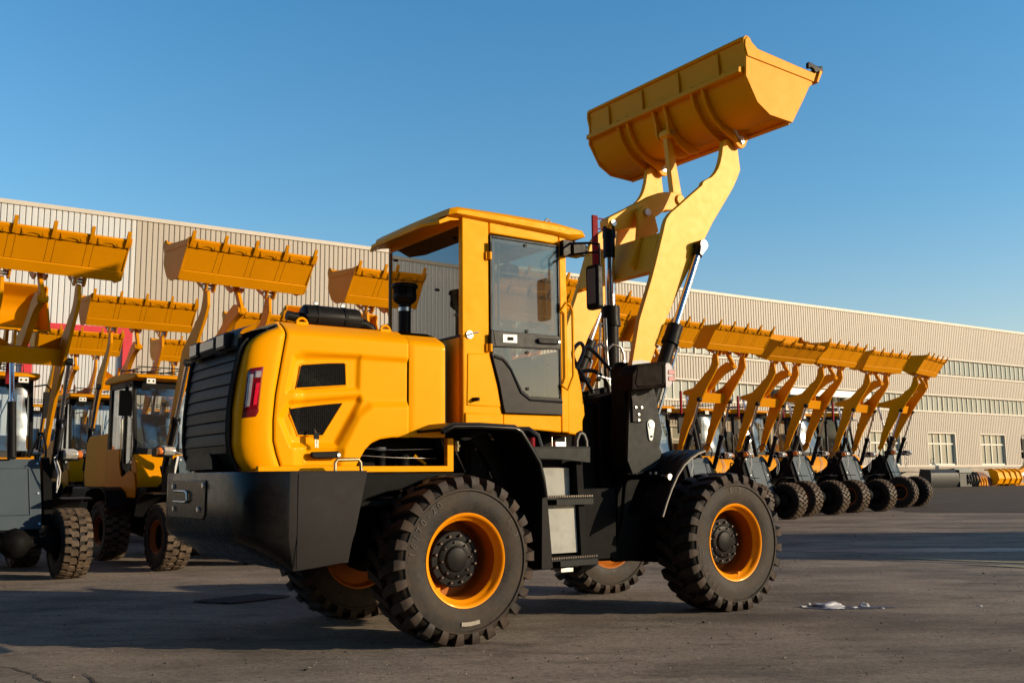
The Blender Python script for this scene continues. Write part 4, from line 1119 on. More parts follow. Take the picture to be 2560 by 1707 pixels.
            for yy in (-.125, .125):
                a_ = P2(.012, .008); b2 = P2(.012, .016)
                t_.cyl((a_[0], y + yy, a_[1]), (b2[0], y + yy, b2[1]), .020, n=8)
            out.append(('bolt_on_edge', t_))
    return out
PIN = (3.14, 0, 4.0)
parts = bucket_parts('bucketp', False, 'black', True)
bk = parts[0][1].build('bucket', L0, bevel=.004, smooth=30); bk.location = PIN
parts[1][1].build('bucket_pin', bk)
for sg in (1, -1):
    ce = MB().mat('bucketp').prism([(3.600 - 3.14, .487), (3.617 - 3.14, .475), (3.690 - 3.14, .598), (3.655 - 3.14, .606)], -sg * 1.0, -sg * 1.065)
    ce.build('side_cutter', bk, bevel=.003)
    bl = MB().mat('black').prism([(.355, .600), (.36, .640), (.375, .652), (.52, .628), (.565, .625), (.555, .585), (.50, .592), (.47, .572), (.445, .578), (.43, .598), (.39, .606), (.372, .588)], -sg * 1.032, -sg * 1.062)
    bl.prism([(.50, .60), (.545, .655), (.57, .66), (.565, .60)], -sg * 1.01, -sg * 1.055)
    blo = bl.build('bolt_on_cutter', bk, bevel=.004)
tt = MB().mat('black')
for y in (-.98, -.49, 0, .49, .98):
    tt.prism([(.44, .50), (.425, .515), (.50, .60), (.565, .68), (.575, .67), (.53, .57), (.475, .49)], y - .03, y + .03)
tt.build('cutting_edge_teeth', bk, bevel=.003)
for sg in (1, -1):
    pr_ = MB().mat('bright')
    pts = [(.040 * math.cos(R(a)), .040 * math.sin(R(a))) for a in range(-80, 141, 20)] + [(-.075 + .022 * math.cos(R(a)), .085 + .022 * math.sin(R(a))) for a in range(100, 261, 20)]
    pr_.prism(pts, -sg * .570, -sg * .580).mat('steel').cyl((0, -sg * .58, 0), (0, -sg * .588, 0), .024, n=18)
    pr_.build('pin_retainer', bk, bevel=.002)
weld = MB().mat('yellow').tube([(.07, -1.012, .27), (.30, -1.012, .49)], .004, 5).tube([(.07, -1.012, .27), (.115, -1.012, .245), (.29, -1.012, .36)], .003, 5)
weld.build('weld_patch', bk)

# ------------------------------------------------------------------ the fleet loaders (origin on the ground under the front axle)
def fleet_prototype():
    root = empty('compact_loader', (0, 0, 0), 0, 'fleet', 'wheel loader', 'yellow wheel loaders lined up with raised buckets')
    K = .835
    rt, wt, ty = .405, .31, .585
    wr = rim_mb(.205, wt / 2, disc=.03, m1='rimring', m2='black')
    w = wr.build('wheel', root, smooth=50); w.location = (0, -ty, rt - .008)
    tyre_mb(rt, wt, 24, .205, side='tyre_side2', lugm='lug2', block=True).build('tyre', w, smooth=28)
    hub_mb(.11, -.03, .03).build('hub', w, smooth=40)
    for (x, y, rz) in ((0, ty, math.pi), (-2.1, -ty, 0), (-2.1, ty, math.pi)):
        c = copy_tree(w, root); c.location = (x, y, rt - .008); c.rotation_euler = (0, .4 * x + .9 * y, rz)
    ch = MB().mat('chassis')
    ch.prism([(-.10, .42), (-.25, .62), (-.46, 1.34), (-.62, 1.36), (-1.0, 1.05), (-1.25, .95), (-3.0, .92), (-3.0, .45), (-1.2, .40)], -.30, .30)
    ch.prism([(-.24, .60), (-.44, 1.28), (-.56, 1.40), (-.62, 1.25), (-.56, .60)], -.46, -.36); ch.prism([(-.24, .60), (-.44, 1.28), (-.56, 1.40), (-.62, 1.25), (-.56, .60)], .36, .46)
    ch.lathe([(.001, -.45), (.12, -.44), (.13, -.36), (.06, -.30), (.075, -.16), (.15, -.08), (.175, 0), (.15, .08), (.075, .16), (.06, .30), (.13, .36), (.12, .44), (.001, .45)], 24, (0, 0, .42))
    ch.lathe([(.001, -.45), (.12, -.44), (.06, -.30), (.15, -.08), (.175, 0), (.15, .08), (.06, .30), (.12, .44), (.001, .45)], 20, (-2.1, 0, .42))
    ch.box(-2.9, -1.0, -.50, .50, .72, .98)
    ch.build('frame', root, bevel=.006)
    fp = MB().mat('greyplate'); fp.prism([(-.445, 1.375), (-.175, .565), (-.195, .555), (-.465, 1.365)], -.325, .325)
    fpo = fp.build('front_plate', root, bevel=.004)
    d_ = Vector((-.175 + .445, .565 - 1.375)).normalized(); nrm = (-d_.y, d_.x)
    def on_plate(t, y, o): return (-.445 + (.27) * t + nrm[0] * o, y, 1.375 - .81 * t + nrm[1] * o)
    rp = MB().mat('greyplate').tube([on_plate(.14, -.20, .004), on_plate(.14, .20, .004), on_plate(.80, .20, .004), on_plate(.80, -.20, .004)], .008, 6, closed=True); rp.build('pressing', fpo)
    bt = MB().mat('steel')
    for t in (.07, .50, .93):
        for y in (-.295, .295): bt.cyl(on_plate(t, y, 0), on_plate(t, y, .012), .013, n=8)
    bt.build('bolt', fpo)
    # fenders
    for sg in (1, -1):
        F_ = [(-.56, .62), (-.50, .76), (-.40, .86), (-.26, .905), (-.10, .912), (.06, .90)]
        MB().mat('black').strip(F_, -sg * .80, -sg * .46, .012).build('fender', root, smooth=50)
        F2 = [(-2.6, .78), (-2.45, .92), (-2.2, .97), (-1.9, .97), (-1.70, .90), (-1.58, .70)]
        MB().mat('black').strip(F2, -sg * .80, -sg * .46, .012).build('fender', root, smooth=50)
        hl = MB().mat('black').prism([(-.34, 1.36), (-.34, 1.46), (-.14, 1.485), (-.14, 1.345)], -sg * .50, -sg * .70)
        h_ = hl.build('headlamp', root, bevel=.012)
        MB().mat('headlens').prism([(-.15, 1.355), (-.07, 1.372), (-.03, 1.425), (-.07, 1.470), (-.22, 1.492), (-.22, 1.47), (-.15, 1.46)], -sg * .505, -sg * .65).build('lens', h_, bevel=.01)
        MB().mat('amber').prism([(-.16, 1.36), (-.07, 1.385), (-.05, 1.42), (-.10, 1.465), (-.16, 1.46)], -sg * .652, -sg * .706).build('indicator', h_, bevel=.008)
        MB().mat('bright').tube([(-.12, -sg * .40, 1.38), (-.20, -sg * .46, 1.42), (-.34, -sg * .46, 1.40)], .006, 6).tube([(-.16, -sg * .44, 1.36), (-.12, -sg * .48, 1.22), (-.14, -sg * .48, 1.08), (-.18, -sg * .46, .98)], .006, 6).tube([(-.18, -sg * .42, 1.36), (-.15, -sg * .46, 1.20), (-.20, -sg * .47, 1.02)], .008, 6).build('brake_pipe', root)
    # cab
    cb = MB().mat('black')
    for sg in (1, -1):
        Y0, Y1 = -sg * .50, -sg * .455
        cb.prism([(-2.60, 1.04), (-2.60, 2.42), (-2.50, 2.42), (-2.50, 1.04)], Y0, Y1)
        cb.prism([(-1.98, 1.04), (-1.98, 2.42), (-1.91, 2.42), (-1.91, 1.04)], Y0, Y1)
        cb.prism([(-1.62, 1.30), (-1.52, 1.55), (-1.66, 2.42), (-1.72, 2.42), (-1.58, 1.55)], Y0, Y1)
        cb.prism([(-2.60, 2.34), (-2.60, 2.43), (-1.66, 2.43), (-1.65, 2.34)], Y0, Y1)
        cb.prism([(-2.60, 1.50), (-2.60, 1.04), (-1.98, 1.04), (-1.98, 1.50)], Y0, Y1)
        cb.prism([(-1.93, 1.24), (-1.93, 1.30), (-1.60, 1.30), (-1.66, 1.10)], Y0, Y1)
    cb.prism([(-1.66, 2.30), (-1.64, 2.42), (-1.72, 2.43), (-1.74, 2.30)], -.455, .455)
    cb.box(-2.60, -2.55, -.455, .455, 1.04, 1.55); cb.box(-2.6, -2.55, -.455, .455, 2.30, 2.43)
    cb.mat('interior').prism([(-2.35, 1.2), (-1.95, 1.2), (-1.95, 1.52), (-2.25, 1.56), (-2.32, 2.0), (-2.42, 2.02)], -.22, .22).prism([(-1.72, 1.05), (-1.60, 1.30), (-1.56, 1.50), (-1.75, 1.58), (-1.80, 1.05)], -.30, .30)
    cb.tube([(-1.86 + .05 * math.cos(t), .17 * math.sin(t), 1.70 + .12 * math.cos(t)) for t in [2 * math.pi * i / 14 for i in range(14)]], .012, 6, closed=True)
    cbo = cb.build('cab', root, bevel=.008)
    lo = MB().mat('orange')
    for sg in (1, -1):
        lo.prism([(-2.52, 1.02), (-2.52, 1.50), (-2.02, 1.50), (-2.02, 1.36), (-1.93, 1.13), (-1.86, 1.12), (-1.62, 1.20), (-1.42, 1.17), (-1.35, .98), (-1.36, .84), (-2.52, .84)], -sg * .505, -sg * .525)
    lo.prism([(-1.62, .86), (-1.60, 1.36), (-1.55, 1.42), (-1.42, 1.30), (-1.33, 1.02), (-1.36, .86)], -.50, .50)
    lo.prism([(-3.62, .98), (-3.68, 1.15), (-3.62, 1.62), (-3.50, 1.72), (-2.66, 1.74), (-2.66, .98)], -.47, .47)
    lo.build('cab_skirt', root, bevel=.016)
    MB().mat('black').prism([(-3.66, .52), (-3.72, .98), (-2.9, .98), (-3.0, .50)], -.62, .62).build('counterweight', root, bevel=.02)
    rf = MB().mat('orange').prism([(-2.74, 2.44), (-2.72, 2.49), (-2.55, 2.53), (-1.80, 2.535), (-1.50, 2.50), (-1.46, 2.45), (-1.60, 2.42), (-2.55, 2.42)], -.54, .54)
    rf.build('roof', cbo, bevel=.02)
    rows = []
    for k in range(9):
        z = 1.50 + .82 * k / 8
        rows.append([(-1.556 - .117 * k / 8 + .055 * (1 - (y / .455) ** 2) + .006 * math.sin(k * 1.3 + y * 5), y, z) for y in [-.455 + .91 * i / 12 for i in range(13)]])
    MB().mat('glass_wind').grid(rows).build('windscreen', cbo, smooth=80)
    for sg in (1, -1):
        MB().mat('glass_door').box(-2.50, -1.98, min(-sg * .482, -sg * .478), max(-sg * .482, -sg * .478), 1.5, 2.34).box(-1.91, -1.60, min(-sg * .482, -sg * .478), max(-sg * .482, -sg * .478), 1.3, 2.34).build('window', cbo)
        MB().mat('black').box(-1.50, -1.46, -sg * .33 - .075, -sg * .33 + .075, 2.36, 2.45).mat('bright').box(-1.462, -1.452, -sg * .33 - .06, -sg * .33 + .06, 2.37, 2.44).mat('chassis').cyl((-1.452, -sg * .33 - .03, 2.405), (-1.449, -sg * .33 - .03, 2.405), .014, n=8).cyl((-1.452, -sg * .33 + .03, 2.405), (-1.449, -sg * .33 + .03, 2.405), .014, n=8).build('work_lamp', root, bevel=.004)
        mm = MB().mat('black').tube([(-1.62, -sg * .50, 2.34), (-1.50, -sg * .62, 2.36), (-1.46, -sg * .66, 2.30), (-1.46, -sg * .66, 2.0)], .012, 6)
        mm.box(-1.47, -1.43, -sg * .66 - .085, -sg * .66 + .085, 1.92, 2.26)
        mmo = mm.build('mirror', root, bevel=.010)
        MB().mat('mirror').box(-1.476, -1.471, -sg * .66 - .07, -sg * .66 + .07, 1.94, 2.24).build('mirror_glass', mmo)
    MB().mat('black').tube([(-1.56, .05, 1.54), (-1.64, .12, 2.15)], .010, 6).tube([(-1.585, .02, 1.7), (-1.66, .22, 2.2)], .008, 6).build('wiper', cbo)
    gr = MB().mat('steel').tube([(-1.93, -.53, 1.95), (-1.88, -.55, 1.90), (-1.88, -.55, 1.35), (-1.93, -.53, 1.27)], .010, 6); gr.build('grab_rail', cbo)
    rk = MB().mat('interior')
    for y in (-.38, -.1, .18): rk.tube([(-2.5, y, 2.62), (-1.75, y, 2.60)], .009, 5)
    for x in (-2.45, -1.8): rk.tube([(x, -.40, 2.53), (x, -.40, 2.63), (x, .40, 2.63), (x, .40, 2.53)], .009, 5)
    rk.build('roof_rack', cbo)
    # boom
    def A(p): return [((x - WB) * K + .005, z * K + .03) for x, z in p]
    def inset(poly, d):
        n = len(poly); o_ = []
        A_ = sum(poly[i][0] * poly[(i + 1) % n][1] - poly[(i + 1) % n][0] * poly[i][1] for i in range(n))
        sgn = 1 if A_ > 0 else -1
        for i in range(n):
            e = (Vector(poly[(i + 1) % n]) - Vector(poly[i - 1])).normalized()
            o_.append((poly[i][0] - sgn * e.y * d, poly[i][1] + sgn * e.x * d))
        return o_
    arm_s = inset(arm, .022)
    b = MB().mat('orange')
    for y in (-.405, .405): b.prism(A(arm_s), y - .020, y + .020)
    b.prism([(-.20, 2.50), (-.02, 2.455), (.055, 2.64), (-.13, 2.68)], -.386, .386)
    for y in (-.12, .12): b.prism(A([(2.29, 2.98), (2.38, 3.12), (2.40, 3.33), (2.45, 3.37), (2.50, 3.33), (2.46, 3.12)]), y - .013, y + .013)
    for sg in (1, -1): b.add([(x, -sg * .385, z) for x, z in A([(2.50, 3.33), (2.40, 3.14), (2.27, 2.93)])] + [(A([(2.40, 3.15)])[0][0], -sg * .12, A([(2.40, 3.15)])[0][1])], [(0, 1, 3), (1, 2, 3), (0, 3, 1)])
    bo = b.build('boom', root, bevel=.004)
    q = MB().mat('orange').prism(A([(1.62, 3.165), (1.61, 3.215), (1.66, 3.255), (1.90, 3.295), (2.20, 3.365), (2.443, 3.450), (2.60, 3.56), (2.80, 3.74), (3.00, 3.83), (3.18, 3.79), (3.25, 3.73), (3.22, 3.66), (3.10, 3.63), (2.92, 3.56), (2.70, 3.40), (2.55, 3.26), (2.30, 3.10), (2.05, 3.08), (1.75, 3.13)]), -.035, .035)
    q.build('bell_crank', bo, bevel=.004)
    l_ = MB().mat('orange').prism(A([(2.93, 4.13), (3.00, 4.15), (3.23, 3.76), (3.24, 3.68), (3.17, 3.66), (3.13, 3.72)]), -.022, .022)
    l_.cyl((A([(3.19, 0)])[0][0], -.06, 3.71 * K + .03), (A([(3.19, 0)])[0][0], .06, 3.71 * K + .03), .040, n=14)
    l_.build('link_rod', bo, bevel=.003)
    for sg in (1, -1):
        cy = MB().mat('black')
        p0, p1 = Vector((-.42, -sg * .48, 1.16)), Vector((.085, -sg * .455, 2.50)); m = p0.lerp(p1, .50)
        cy.mat('black').cyl(p0, m, .045, n=14).cyl(m - (m - p0).normalized() * .08, m, .056, n=14).mat('chrome').cyl(m, p1, .024, n=12).mat('black').cyl(p1 - Vector((0, .035, 0)), p1 + Vector((0, .035, 0)), .045, n=12)
        cy.mat('steel').tube([m + Vector((.05, 0, -.05)), m + Vector((.07, 0, -.09)), p0 + Vector((.09, 0, .10))], .010, 6)
        cy.build('lift_cylinder', root)
    p0, p1 = Vector((-.36, 0, 1.38)), Vector(((1.68 - WB) * K, 0, 3.205 * K + .03)); m = p0.lerp(p1, .5)
    MB().mat('black').cyl(p0, m, .05, n=14).mat('chrome').cyl(m, p1, .028, n=12).mat('red').box(p1.x - .16, p1.x - .12, -.02, .02, p1.z - .42, p1.z + .05).build('tilt_cylinder', root)
    for sg in (1, -1):
        hh = MB().mat('rubber')
        hh.tube([(-.62, -sg * .25, 1.40), (-.50, -sg * .30, 1.62), (-.40, -sg * .34, 1.66), (-.34, -sg * .36, 1.52), (-.40, -sg * .38, 1.38)], .013, 6)
        hh.build('hose', root); hh = MB().mat('rubber')
        hh.tube([(-.9, -sg * .3, 1.0), (-.75, -sg * .42, 1.24), (-.55, -sg * .44, 1.22), (-.5, -sg * .44, 1.05), (-.7, -sg * .42, .9)], .015, 6)
        hh.build('hose', root)
    return root
BPIN = ((3.14 - WB) * .835 - .012, 0, 4.0 * .835 + .045)
def add_bucket(root):
    ps = bucket_parts('orange', True, 'orange', False)
    b = ps[0][1].build('bucket', root, bevel=.004, smooth=30); b.location = BPIN; b.scale = (.82, .81, .82); b.rotation_euler = (0, 0, 0)
    ps[1][1].build('bucket_pin', b)
    for n_, m_ in ps[2:]: m_.build(n_, b)
    return b
proto = fleet_prototype(); add_bucket(proto)

def place(x, y, h, s, label, tilt=None, drop=None, first=[True]):
    if first[0]: o = proto; first[0] = False
    else: o = copy_tree(proto)
    o.location = (x, y, 0); o.rotation_euler = (0, 0, R(h)); o.scale = (s, s, s); o['label'] = label
    for c in o.children:
        n_ = c.name.split('.')[0]
        if drop and n_ == 'boom':
            c.location = (-.45, 0, 1.5); 
            T = Matrix.Translation((-.52, 0, 1.52)) @ Matrix.Rotation(R(drop), 4, 'Y') @ Matrix.Translation((.52, 0, -1.52))
            c.matrix_local = T
        if n_ == 'bucket':
            if drop:
                v = Matrix.Translation((-.52, 0, 1.52)) @ Matrix.Rotation(R(drop), 4, 'Y') @ Matrix.Translation((.52, 0, -1.52)) @ Vector(BPIN)
                c.location = v
            if tilt is not None: c.rotation_euler = (0, R(tilt), 0)
    return o
FLEET = [
    (-5.26, 10.50, -50.4, .936, 'loader at the far left edge, its wide bucket cut off by the picture edge', 1, None),
    (-3.62, 12.04, -49.6, .973, 'loader directly behind the black counterweight of the big loader, black cab and dusty tyre showing', None, None),
    (-1.95, 13.60, -51, .97, 'loader hidden behind the big loader, bucket showing left of the big cab', None, None),
    (-.30, 15.05, -51, .985, 'loader behind the big cab, its bucket seen through the door glass', None, None),
    (.85, 17.00, -51, .985, 'loader behind the boom of the big loader, bucket between the two boom arms', None, None),
    (2.30, 18.00, -51, .985, 'loader whose bucket end shows just right of the big boom arm', None, None),
    (3.98, 19.57, -52.1, 1.002, 'first loader of the right row, nearest the big front wheel', None, None),
    (5.91, 22.69, -51.9, 1.05, 'second loader of the right row, bucket rolled further forward than its neighbours', 16, None),
    (7.66, 24.94, -48.2, 1.09, 'third loader of the right row, in front of the dark hall doorway', 1.5, None),
    (9.57, 26.91, -52.4, 1.095, 'fourth loader of the right row, next to last', -1, None),
    (12.14, 30.45, -39.4, 1.17, 'last loader at the right end of the row, turned further away', None, None),
    (-6.73, 17.00, -53.2, 1.05, 'second row loader whose bucket hangs below and between the two left front buckets', None, None),
    (-11.68, 25.68, -54, 1.25, 'third row loader with its bucket in front of the red gate frame', None, None),
    (-9.37, 27.78, -53, 1.25, 'third row loader with its bucket right of the red gate frame', None, None),
    (-5.16, 19.97, -52, 1.1, 'second row loader whose bucket shows just left of the silencer', None, None),
    (-9.5, 16.8, -50, 1.15, 'loader at the left edge with its bucket tipped open toward the viewer', 62, 10),
    (-5.6, 24.6, -51, 1.45, 'back row loader with an open bucket behind the silencer', 62, 22),
    (1.44, 22.18, -51, 1.30, 'back row loader with a plain bucket top above the second boom gap', None, None),
    (-.05, 20.11, -51, 1.30, 'back row loader whose bucket top shows beside the mirror', None, None),
]
for a in FLEET: place(a[0], a[1], a[2], a[3], a[4], a[5], a[6])

# ------------------------------------------------------------------ factory hall
HALL = empty('factory_hall', (36.93, 80, 0), math.atan2(.5519, .8339), 'long beige corrugated factory hall behind the parked loaders', 'building')
T0, T1 = -135, 92
STR = [(5.86, 7.08), (8.80, 10.06)]       # ribbon window heights
S0_, S1_ = -43.4, 88                       # ribbons run from here
WIN = [(-5.34 + 7.15 * k) for k in range(-6, 13)]
DOORX = (-21.4, -15.4)
def zones(t):
    if t < S0_: return [(0.9, 13.0)] if not (-69.3 < t < -65.3) else [(7.3, 13.0)]
    z = [(1.55, 5.86), (7.08, 8.80), (10.06, 13.0)]
    if DOORX[0] <= t <= DOORX[1]: z = [(7.08, 8.80), (10.06, 13.0)]; z.insert(0, (6.55, 6.56))
    for w_ in WIN:
        if w_ - .02 <= t <= w_ + 3.62 and not (DOORX[0] - 4 < w_ < DOORX[1]): z = [(4.15, 5.86)] + z[1:]
    return z
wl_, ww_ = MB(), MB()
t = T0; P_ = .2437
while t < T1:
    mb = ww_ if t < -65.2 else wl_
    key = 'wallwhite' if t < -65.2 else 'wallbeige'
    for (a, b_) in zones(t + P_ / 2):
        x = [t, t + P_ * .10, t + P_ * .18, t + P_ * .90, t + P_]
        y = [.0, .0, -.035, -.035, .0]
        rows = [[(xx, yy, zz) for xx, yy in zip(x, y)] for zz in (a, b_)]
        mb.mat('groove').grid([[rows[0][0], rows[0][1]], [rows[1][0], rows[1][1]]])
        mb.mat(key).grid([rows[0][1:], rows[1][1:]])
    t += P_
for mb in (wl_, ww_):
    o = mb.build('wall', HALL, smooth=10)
back = MB().mat('wallbeige')
back.box(T0, T1, .30, 38, .0, 12.7)
back.mat('groove').box(T0, T1, .02, .05, 10.0, 12.9).box(T0, T1, .02, .05, 7.0, 8.9)
back.build('hall_body', HALL)
pl_ = MB().mat('concrete').box(T0, DOORX[0], -.10, .02, 0, 1.48).box(DOORX[1], T1, -.10, .02, 0, 1.48)
pl_.build('plinth', HALL)
tm = MB().mat('trim')
tm.box(T0, T1, -.10, .02, 12.93, 13.10)
tm.box(T0, T1, -.06, .30, 13.10, 13.13)
tm.box(-41, DOORX[0], -.11, -.02, 1.48, 1.60).box(DOORX[1], T1, -.11, -.02, 1.48, 1.60)
for (a, b_) in STR:
    tm.box(S0_, T1, -.10, -.01, b_, b_ + .10).box(S0_, T1, -.11, .10, a - .13, a)
tm.box(-65.24, -65.18, -.05, 0, 0, 13.0)
tm.build('trim', HALL)
for (a, b_) in STR:
    w_ = MB().mat('pane').box(S0_, T1, .08, .10, a, b_)
    w_.mat('cream'); x = S0_
    k = 0
    while x < T1:
        w_.mat('cream').box(x - .035, x + .035, .02, .09, a, b_)
        if k % 10 == 0: w_.mat('groove').box(x - .13, x - .035, .04, .09, a, b_)
        x += .675; k += 1
    w_.build('ribbon_window', HALL)
for x in WIN:
    if DOORX[0] - 4 < x < DOORX[1] or x < S0_: continue
    f_ = MB().mat('cream')
    W_ = 3.60
    f_.box(x, x + W_, .10, .16, 3.22, 3.34).box(x, x + W_, .05, .16, 1.60, 1.72)
    for q, wd in ((0, .05), (.9, .035), (1.8, .07), (2.7, .035), (3.6, .05)):
        f_.box(x + q - wd, x + q + wd, .10, .15, 1.60, 4.10)
    f_.mat('trim').box(x - .08, x + W_ + .08, -.06, .16, 4.08, 4.18).box(x - .10, x, -.05, .16, 1.60, 4.08).box(x + W_, x + W_ + .10, -.05, .16, 1.60, 4.08)
    fo = f_.build('window', HALL)
    MB().mat('pane').box(x, x + W_, .17, .19, 1.60, 4.10).build('pane', fo)
dr = MB().mat('dark').box(DOORX[0], DOORX[1], .20, .24, 0, 6.5)
dr.mat('trim').box(DOORX[0], DOORX[1], .0, .15, 5.2, 5.55).box(DOORX[0] - .2, DOORX[0], -.1, .2, 0, 6.5).box(DOORX[1], DOORX[1] + .2, -.1, .2, 0, 6.5)
dr.build('doorway', HALL)
aw = MB().mat('bright').box(-22.8, -14.2, -1.6, -1.5, 6.35, 6.80).mat('groove').box(-22.8, -14.2, -1.5, .0, 6.70, 6.78).box(-22.8, -22.7, -1.5, 0, 6.3, 6.7)
aw.build('canopy', HALL)
rg = MB().mat('redframe').box(-69.5, -65.05, -.22, .0, 7.30, 7.84).box(-65.45, -65.05, -.22, 0, 0, 7.30).box(-69.5, -69.1, -.22, 0, 0, 7.30)
rg.mat('wallwhite').box(-69.1, -65.45, -.02, 0, 0, 7.30)
for i in range(26): rg.mat('groove').box(-69.05 + i * .14, -69.03 + i * .14, -.03, -.02, 0, 7.3)
rg.build('red_gate', HALL)

# ------------------------------------------------------------------ ground and marks on it
def sheet(name, pts, z, mat, kind='structure', wob=0, n=1):
    P3 = []
    k = len(pts)
    rnd_ = random.Random(hash(name) % 1000 if False else len(name))
    for i in range(k):
        a = Vector(pts[i]); b_ = Vector(pts[(i + 1) % k])
        for j in range(n):
            q = a.lerp(b_, j / n)
            P3.append((q.x + rnd_.uniform(-wob, wob), q.y + rnd_.uniform(-wob, wob), z))
    o = MB().mat(mat).add(P3, [tuple(range(len(P3)))]).build(name, fixn=False)
    if o.data.polygons[0].normal.z < 0: o.data.flip_normals()
    return tag(o, kind=kind)
sheet('ground', [(-260, -120), (420, -120), (420, 420), (-260, 420)], 0, 'ground')
sheet('asphalt_patch', [(10.4, 26.3), (12.84, 25.1), (60, 22), (78, 68), (38, 77), (31, 82), (16.5, 49), (12, 34)], .004, 'asphalt', wob=.15, n=12)  # dark asphalt, with the far shadow band painted into its colour
sheet('damp_patch', [(3.3, 13.6), (4.6, 13.2), (7.2, 13.1), (10, 13.9), (9.4, 14.25), (7.0, 13.8), (5.2, 13.9)], .004, 'darkpatch', wob=.10, n=6)  # darker strip laid on the yard
sheet('painted_line', [(4.72, 12.30), (5.1, 11.95), (6.6, 10.95), (8.4, 9.6), (8.46, 9.74), (6.7, 11.1), (5.2, 12.08), (4.76, 12.42)], .008, 'linepaint', wob=.015, n=8)
sheet('painted_line', [(5.10, 11.42), (5.5, 11.0), (6.1, 10.45), (6.2, 10.65), (5.6, 11.25)], .008, 'linepaint', wob=.03, n=8)
def wavy(name, p0, p1, w, mat='darkpatch', z=.004, n=40, amp=.05, seed=1):
    rnd_ = random.Random(seed); a, b_ = Vector(p0), Vector(p1); d = (b_ - a).normalized(); nr = Vector((-d.y, d.x)); L_, R_ = [], []
    off = 0
    for i in range(n + 1):
        q = a.lerp(b_, i / n); off += rnd_.uniform(-amp, amp) * .5; ww = w * (.4 + .6 * math.sin(math.pi * i / n)) * rnd_.uniform(.6, 1.3)
        L_.append((q.x + nr.x * (off + ww), q.y + nr.y * (off + ww), z)); R_.append((q.x + nr.x * (off - ww), q.y + nr.y * (off - ww), z))
    o = MB().mat(mat).grid([L_, R_]).build(name, fixn=False)
    for p in o.data.polygons: pass
    if o.data.polygons[0].normal.z < 0: o.data.flip_normals()
    return tag(o, kind='structure')
wavy('ground_crack', (2.7, 13.15), (8.5, 9.35), .035, seed=4, z=.004)
wavy('ground_crack', (5.5, 15.0), (10.5, 15.9), .04, seed=6)
wavy('ground_crack', (-2.35, 5.55), (-1.95, 5.05), .008, mat='asphalt', seed=9, amp=.02)
wavy('ground_joint', (1.2, 12.35), (9.0, 13.05), .010, mat='asphalt', seed=21, amp=.012, n=60)
wavy('ground_crack', (-3.3, 6.05), (-1.35, 4.35), .007, mat='asphalt', seed=23, amp=.05, n=60)
wavy('ground_crack', (2.9, 6.9), (4.3, 6.2), .004, mat='asphalt', seed=25, amp=.04, n=40)
wavy('ground_crack', (3.0, 20.5), (11.0, 17.6), .03, mat='asphalt', seed=27, amp=.08, n=60)
wavy('ground_crack', (.55, 5.4), (.95, 5.25), .003, mat='asphalt', seed=29, amp=.02, n=20)
gr_ = MB().mat('grate').add([(-2.761, 8.60, .012), (-2.37, 8.47, .012), (-1.98, 8.93, .012), (-2.34, 9.09, .012)], [(0, 1, 2, 3)])
for i in range(9):
    a = Vector((-2.761, 8.60, .012)).lerp(Vector((-2.37, 8.47, .012)), (i + .5) / 9); b_ = Vector((-2.34, 9.09, .012)).lerp(Vector((-1.98, 8.93, .012)), (i + .5) / 9)
    gr_.tube([a, b_], .008, 5)
tag(gr_.build('drain_cover', fixn=False), 'dark iron drain cover set in the yard behind the counterweight', 'drain cover')

# pebbles and grit
pb = MB(); rnd = random.Random(11)
for i in range(2600):
    d_ = 3.2 + 22 * rnd.random() ** 1.7; x = rnd.uniform(-.56, .56) * d_; 
    s_ = rnd.uniform(.002, .0065) * (1 + d_ * .05)
    if rnd.random() < .03: s_ *= 2
    pb.mat('concrete' if rnd.random() < .55 else 'chassis')
    j = [rnd.uniform(.6, 1.2) for _ in range(6)]
    pb.add([(x - s_ * j[0], d_, s_ * .2), (x + s_ * j[1], d_, s_ * .2), (x, d_ - s_ * j[2], s_ * .2), (x, d_ + s_ * j[3], s_ * .2), (x, d_, s_ * j[4])], [(0, 2, 4), (2, 1, 4), (1, 3, 4), (3, 0, 4)])
tag(pb.build('gravel_grit', smooth=5), 'loose grit and small stones scattered over the yard', 'gravel', kind='stuff')

# snow lumps right of the big front wheel
def lump(name, c, r, seed, label, squash=.6, ang=0):
    bm = bmesh.new(); bmesh.ops.create_icosphere(bm, subdivisions=4, radius=1)
    for v in bm.verts:
        n_ = noise.noise(v.co * 1.3 + Vector((seed, 0, 0))) * .5 + noise.noise(v.co * 3 + Vector((0, seed, 0))) * .16 + noise.noise(v.co * 9) * .03
        v.co *= 1 + n_
        v.co.x *= r[0] * 1.15; v.co.y *= r[1]; v.co.z = max(v.co.z * r[2] * .8, -.002)
    me = bpy.data.meshes.new(name); bm.to_mesh(me); bm.free(); me.materials.append(M['snow'])
    for p in me.polygons: p.use_smooth = True
    o = bpy.data.objects.new(name, me); COL.objects.link(o); o.location = (c[0], c[1], 0); o.rotation_euler = (0, 0, ang)
    return tag(o, label, 'snow', 'lumps of snow beside the front wheel')
lump('snow_lump', (2.50, 7.98), (.105, .07, .040), 3, 'largest long lump of dirty snow on the yard')
lump('snow_lump', (2.47, 7.86), (.075, .035, .022), 8, 'low flat snow lump in front of the largest one')
lump('snow_lump', (2.655, 7.88), (.030, .025, .016), 5, 'small snow lump in the middle of the group')
lump('snow_lump', (2.770, 7.97), (.036, .03, .034), 6, 'round upright snow lump at the right of the group')
lump('snow_lump', (2.28, 7.97), (.026, .02, .014), 9, 'small snow lump at the left end of the group')
lump('snow_lump', (2.375, 8.12), (.014, .012, .016), 12, 'tiny snow lump behind the left of the group')
lump('snow_lump', (2.865, 7.84), (.012, .01, .008), 15, 'tiny snow crumb right of the round lump')
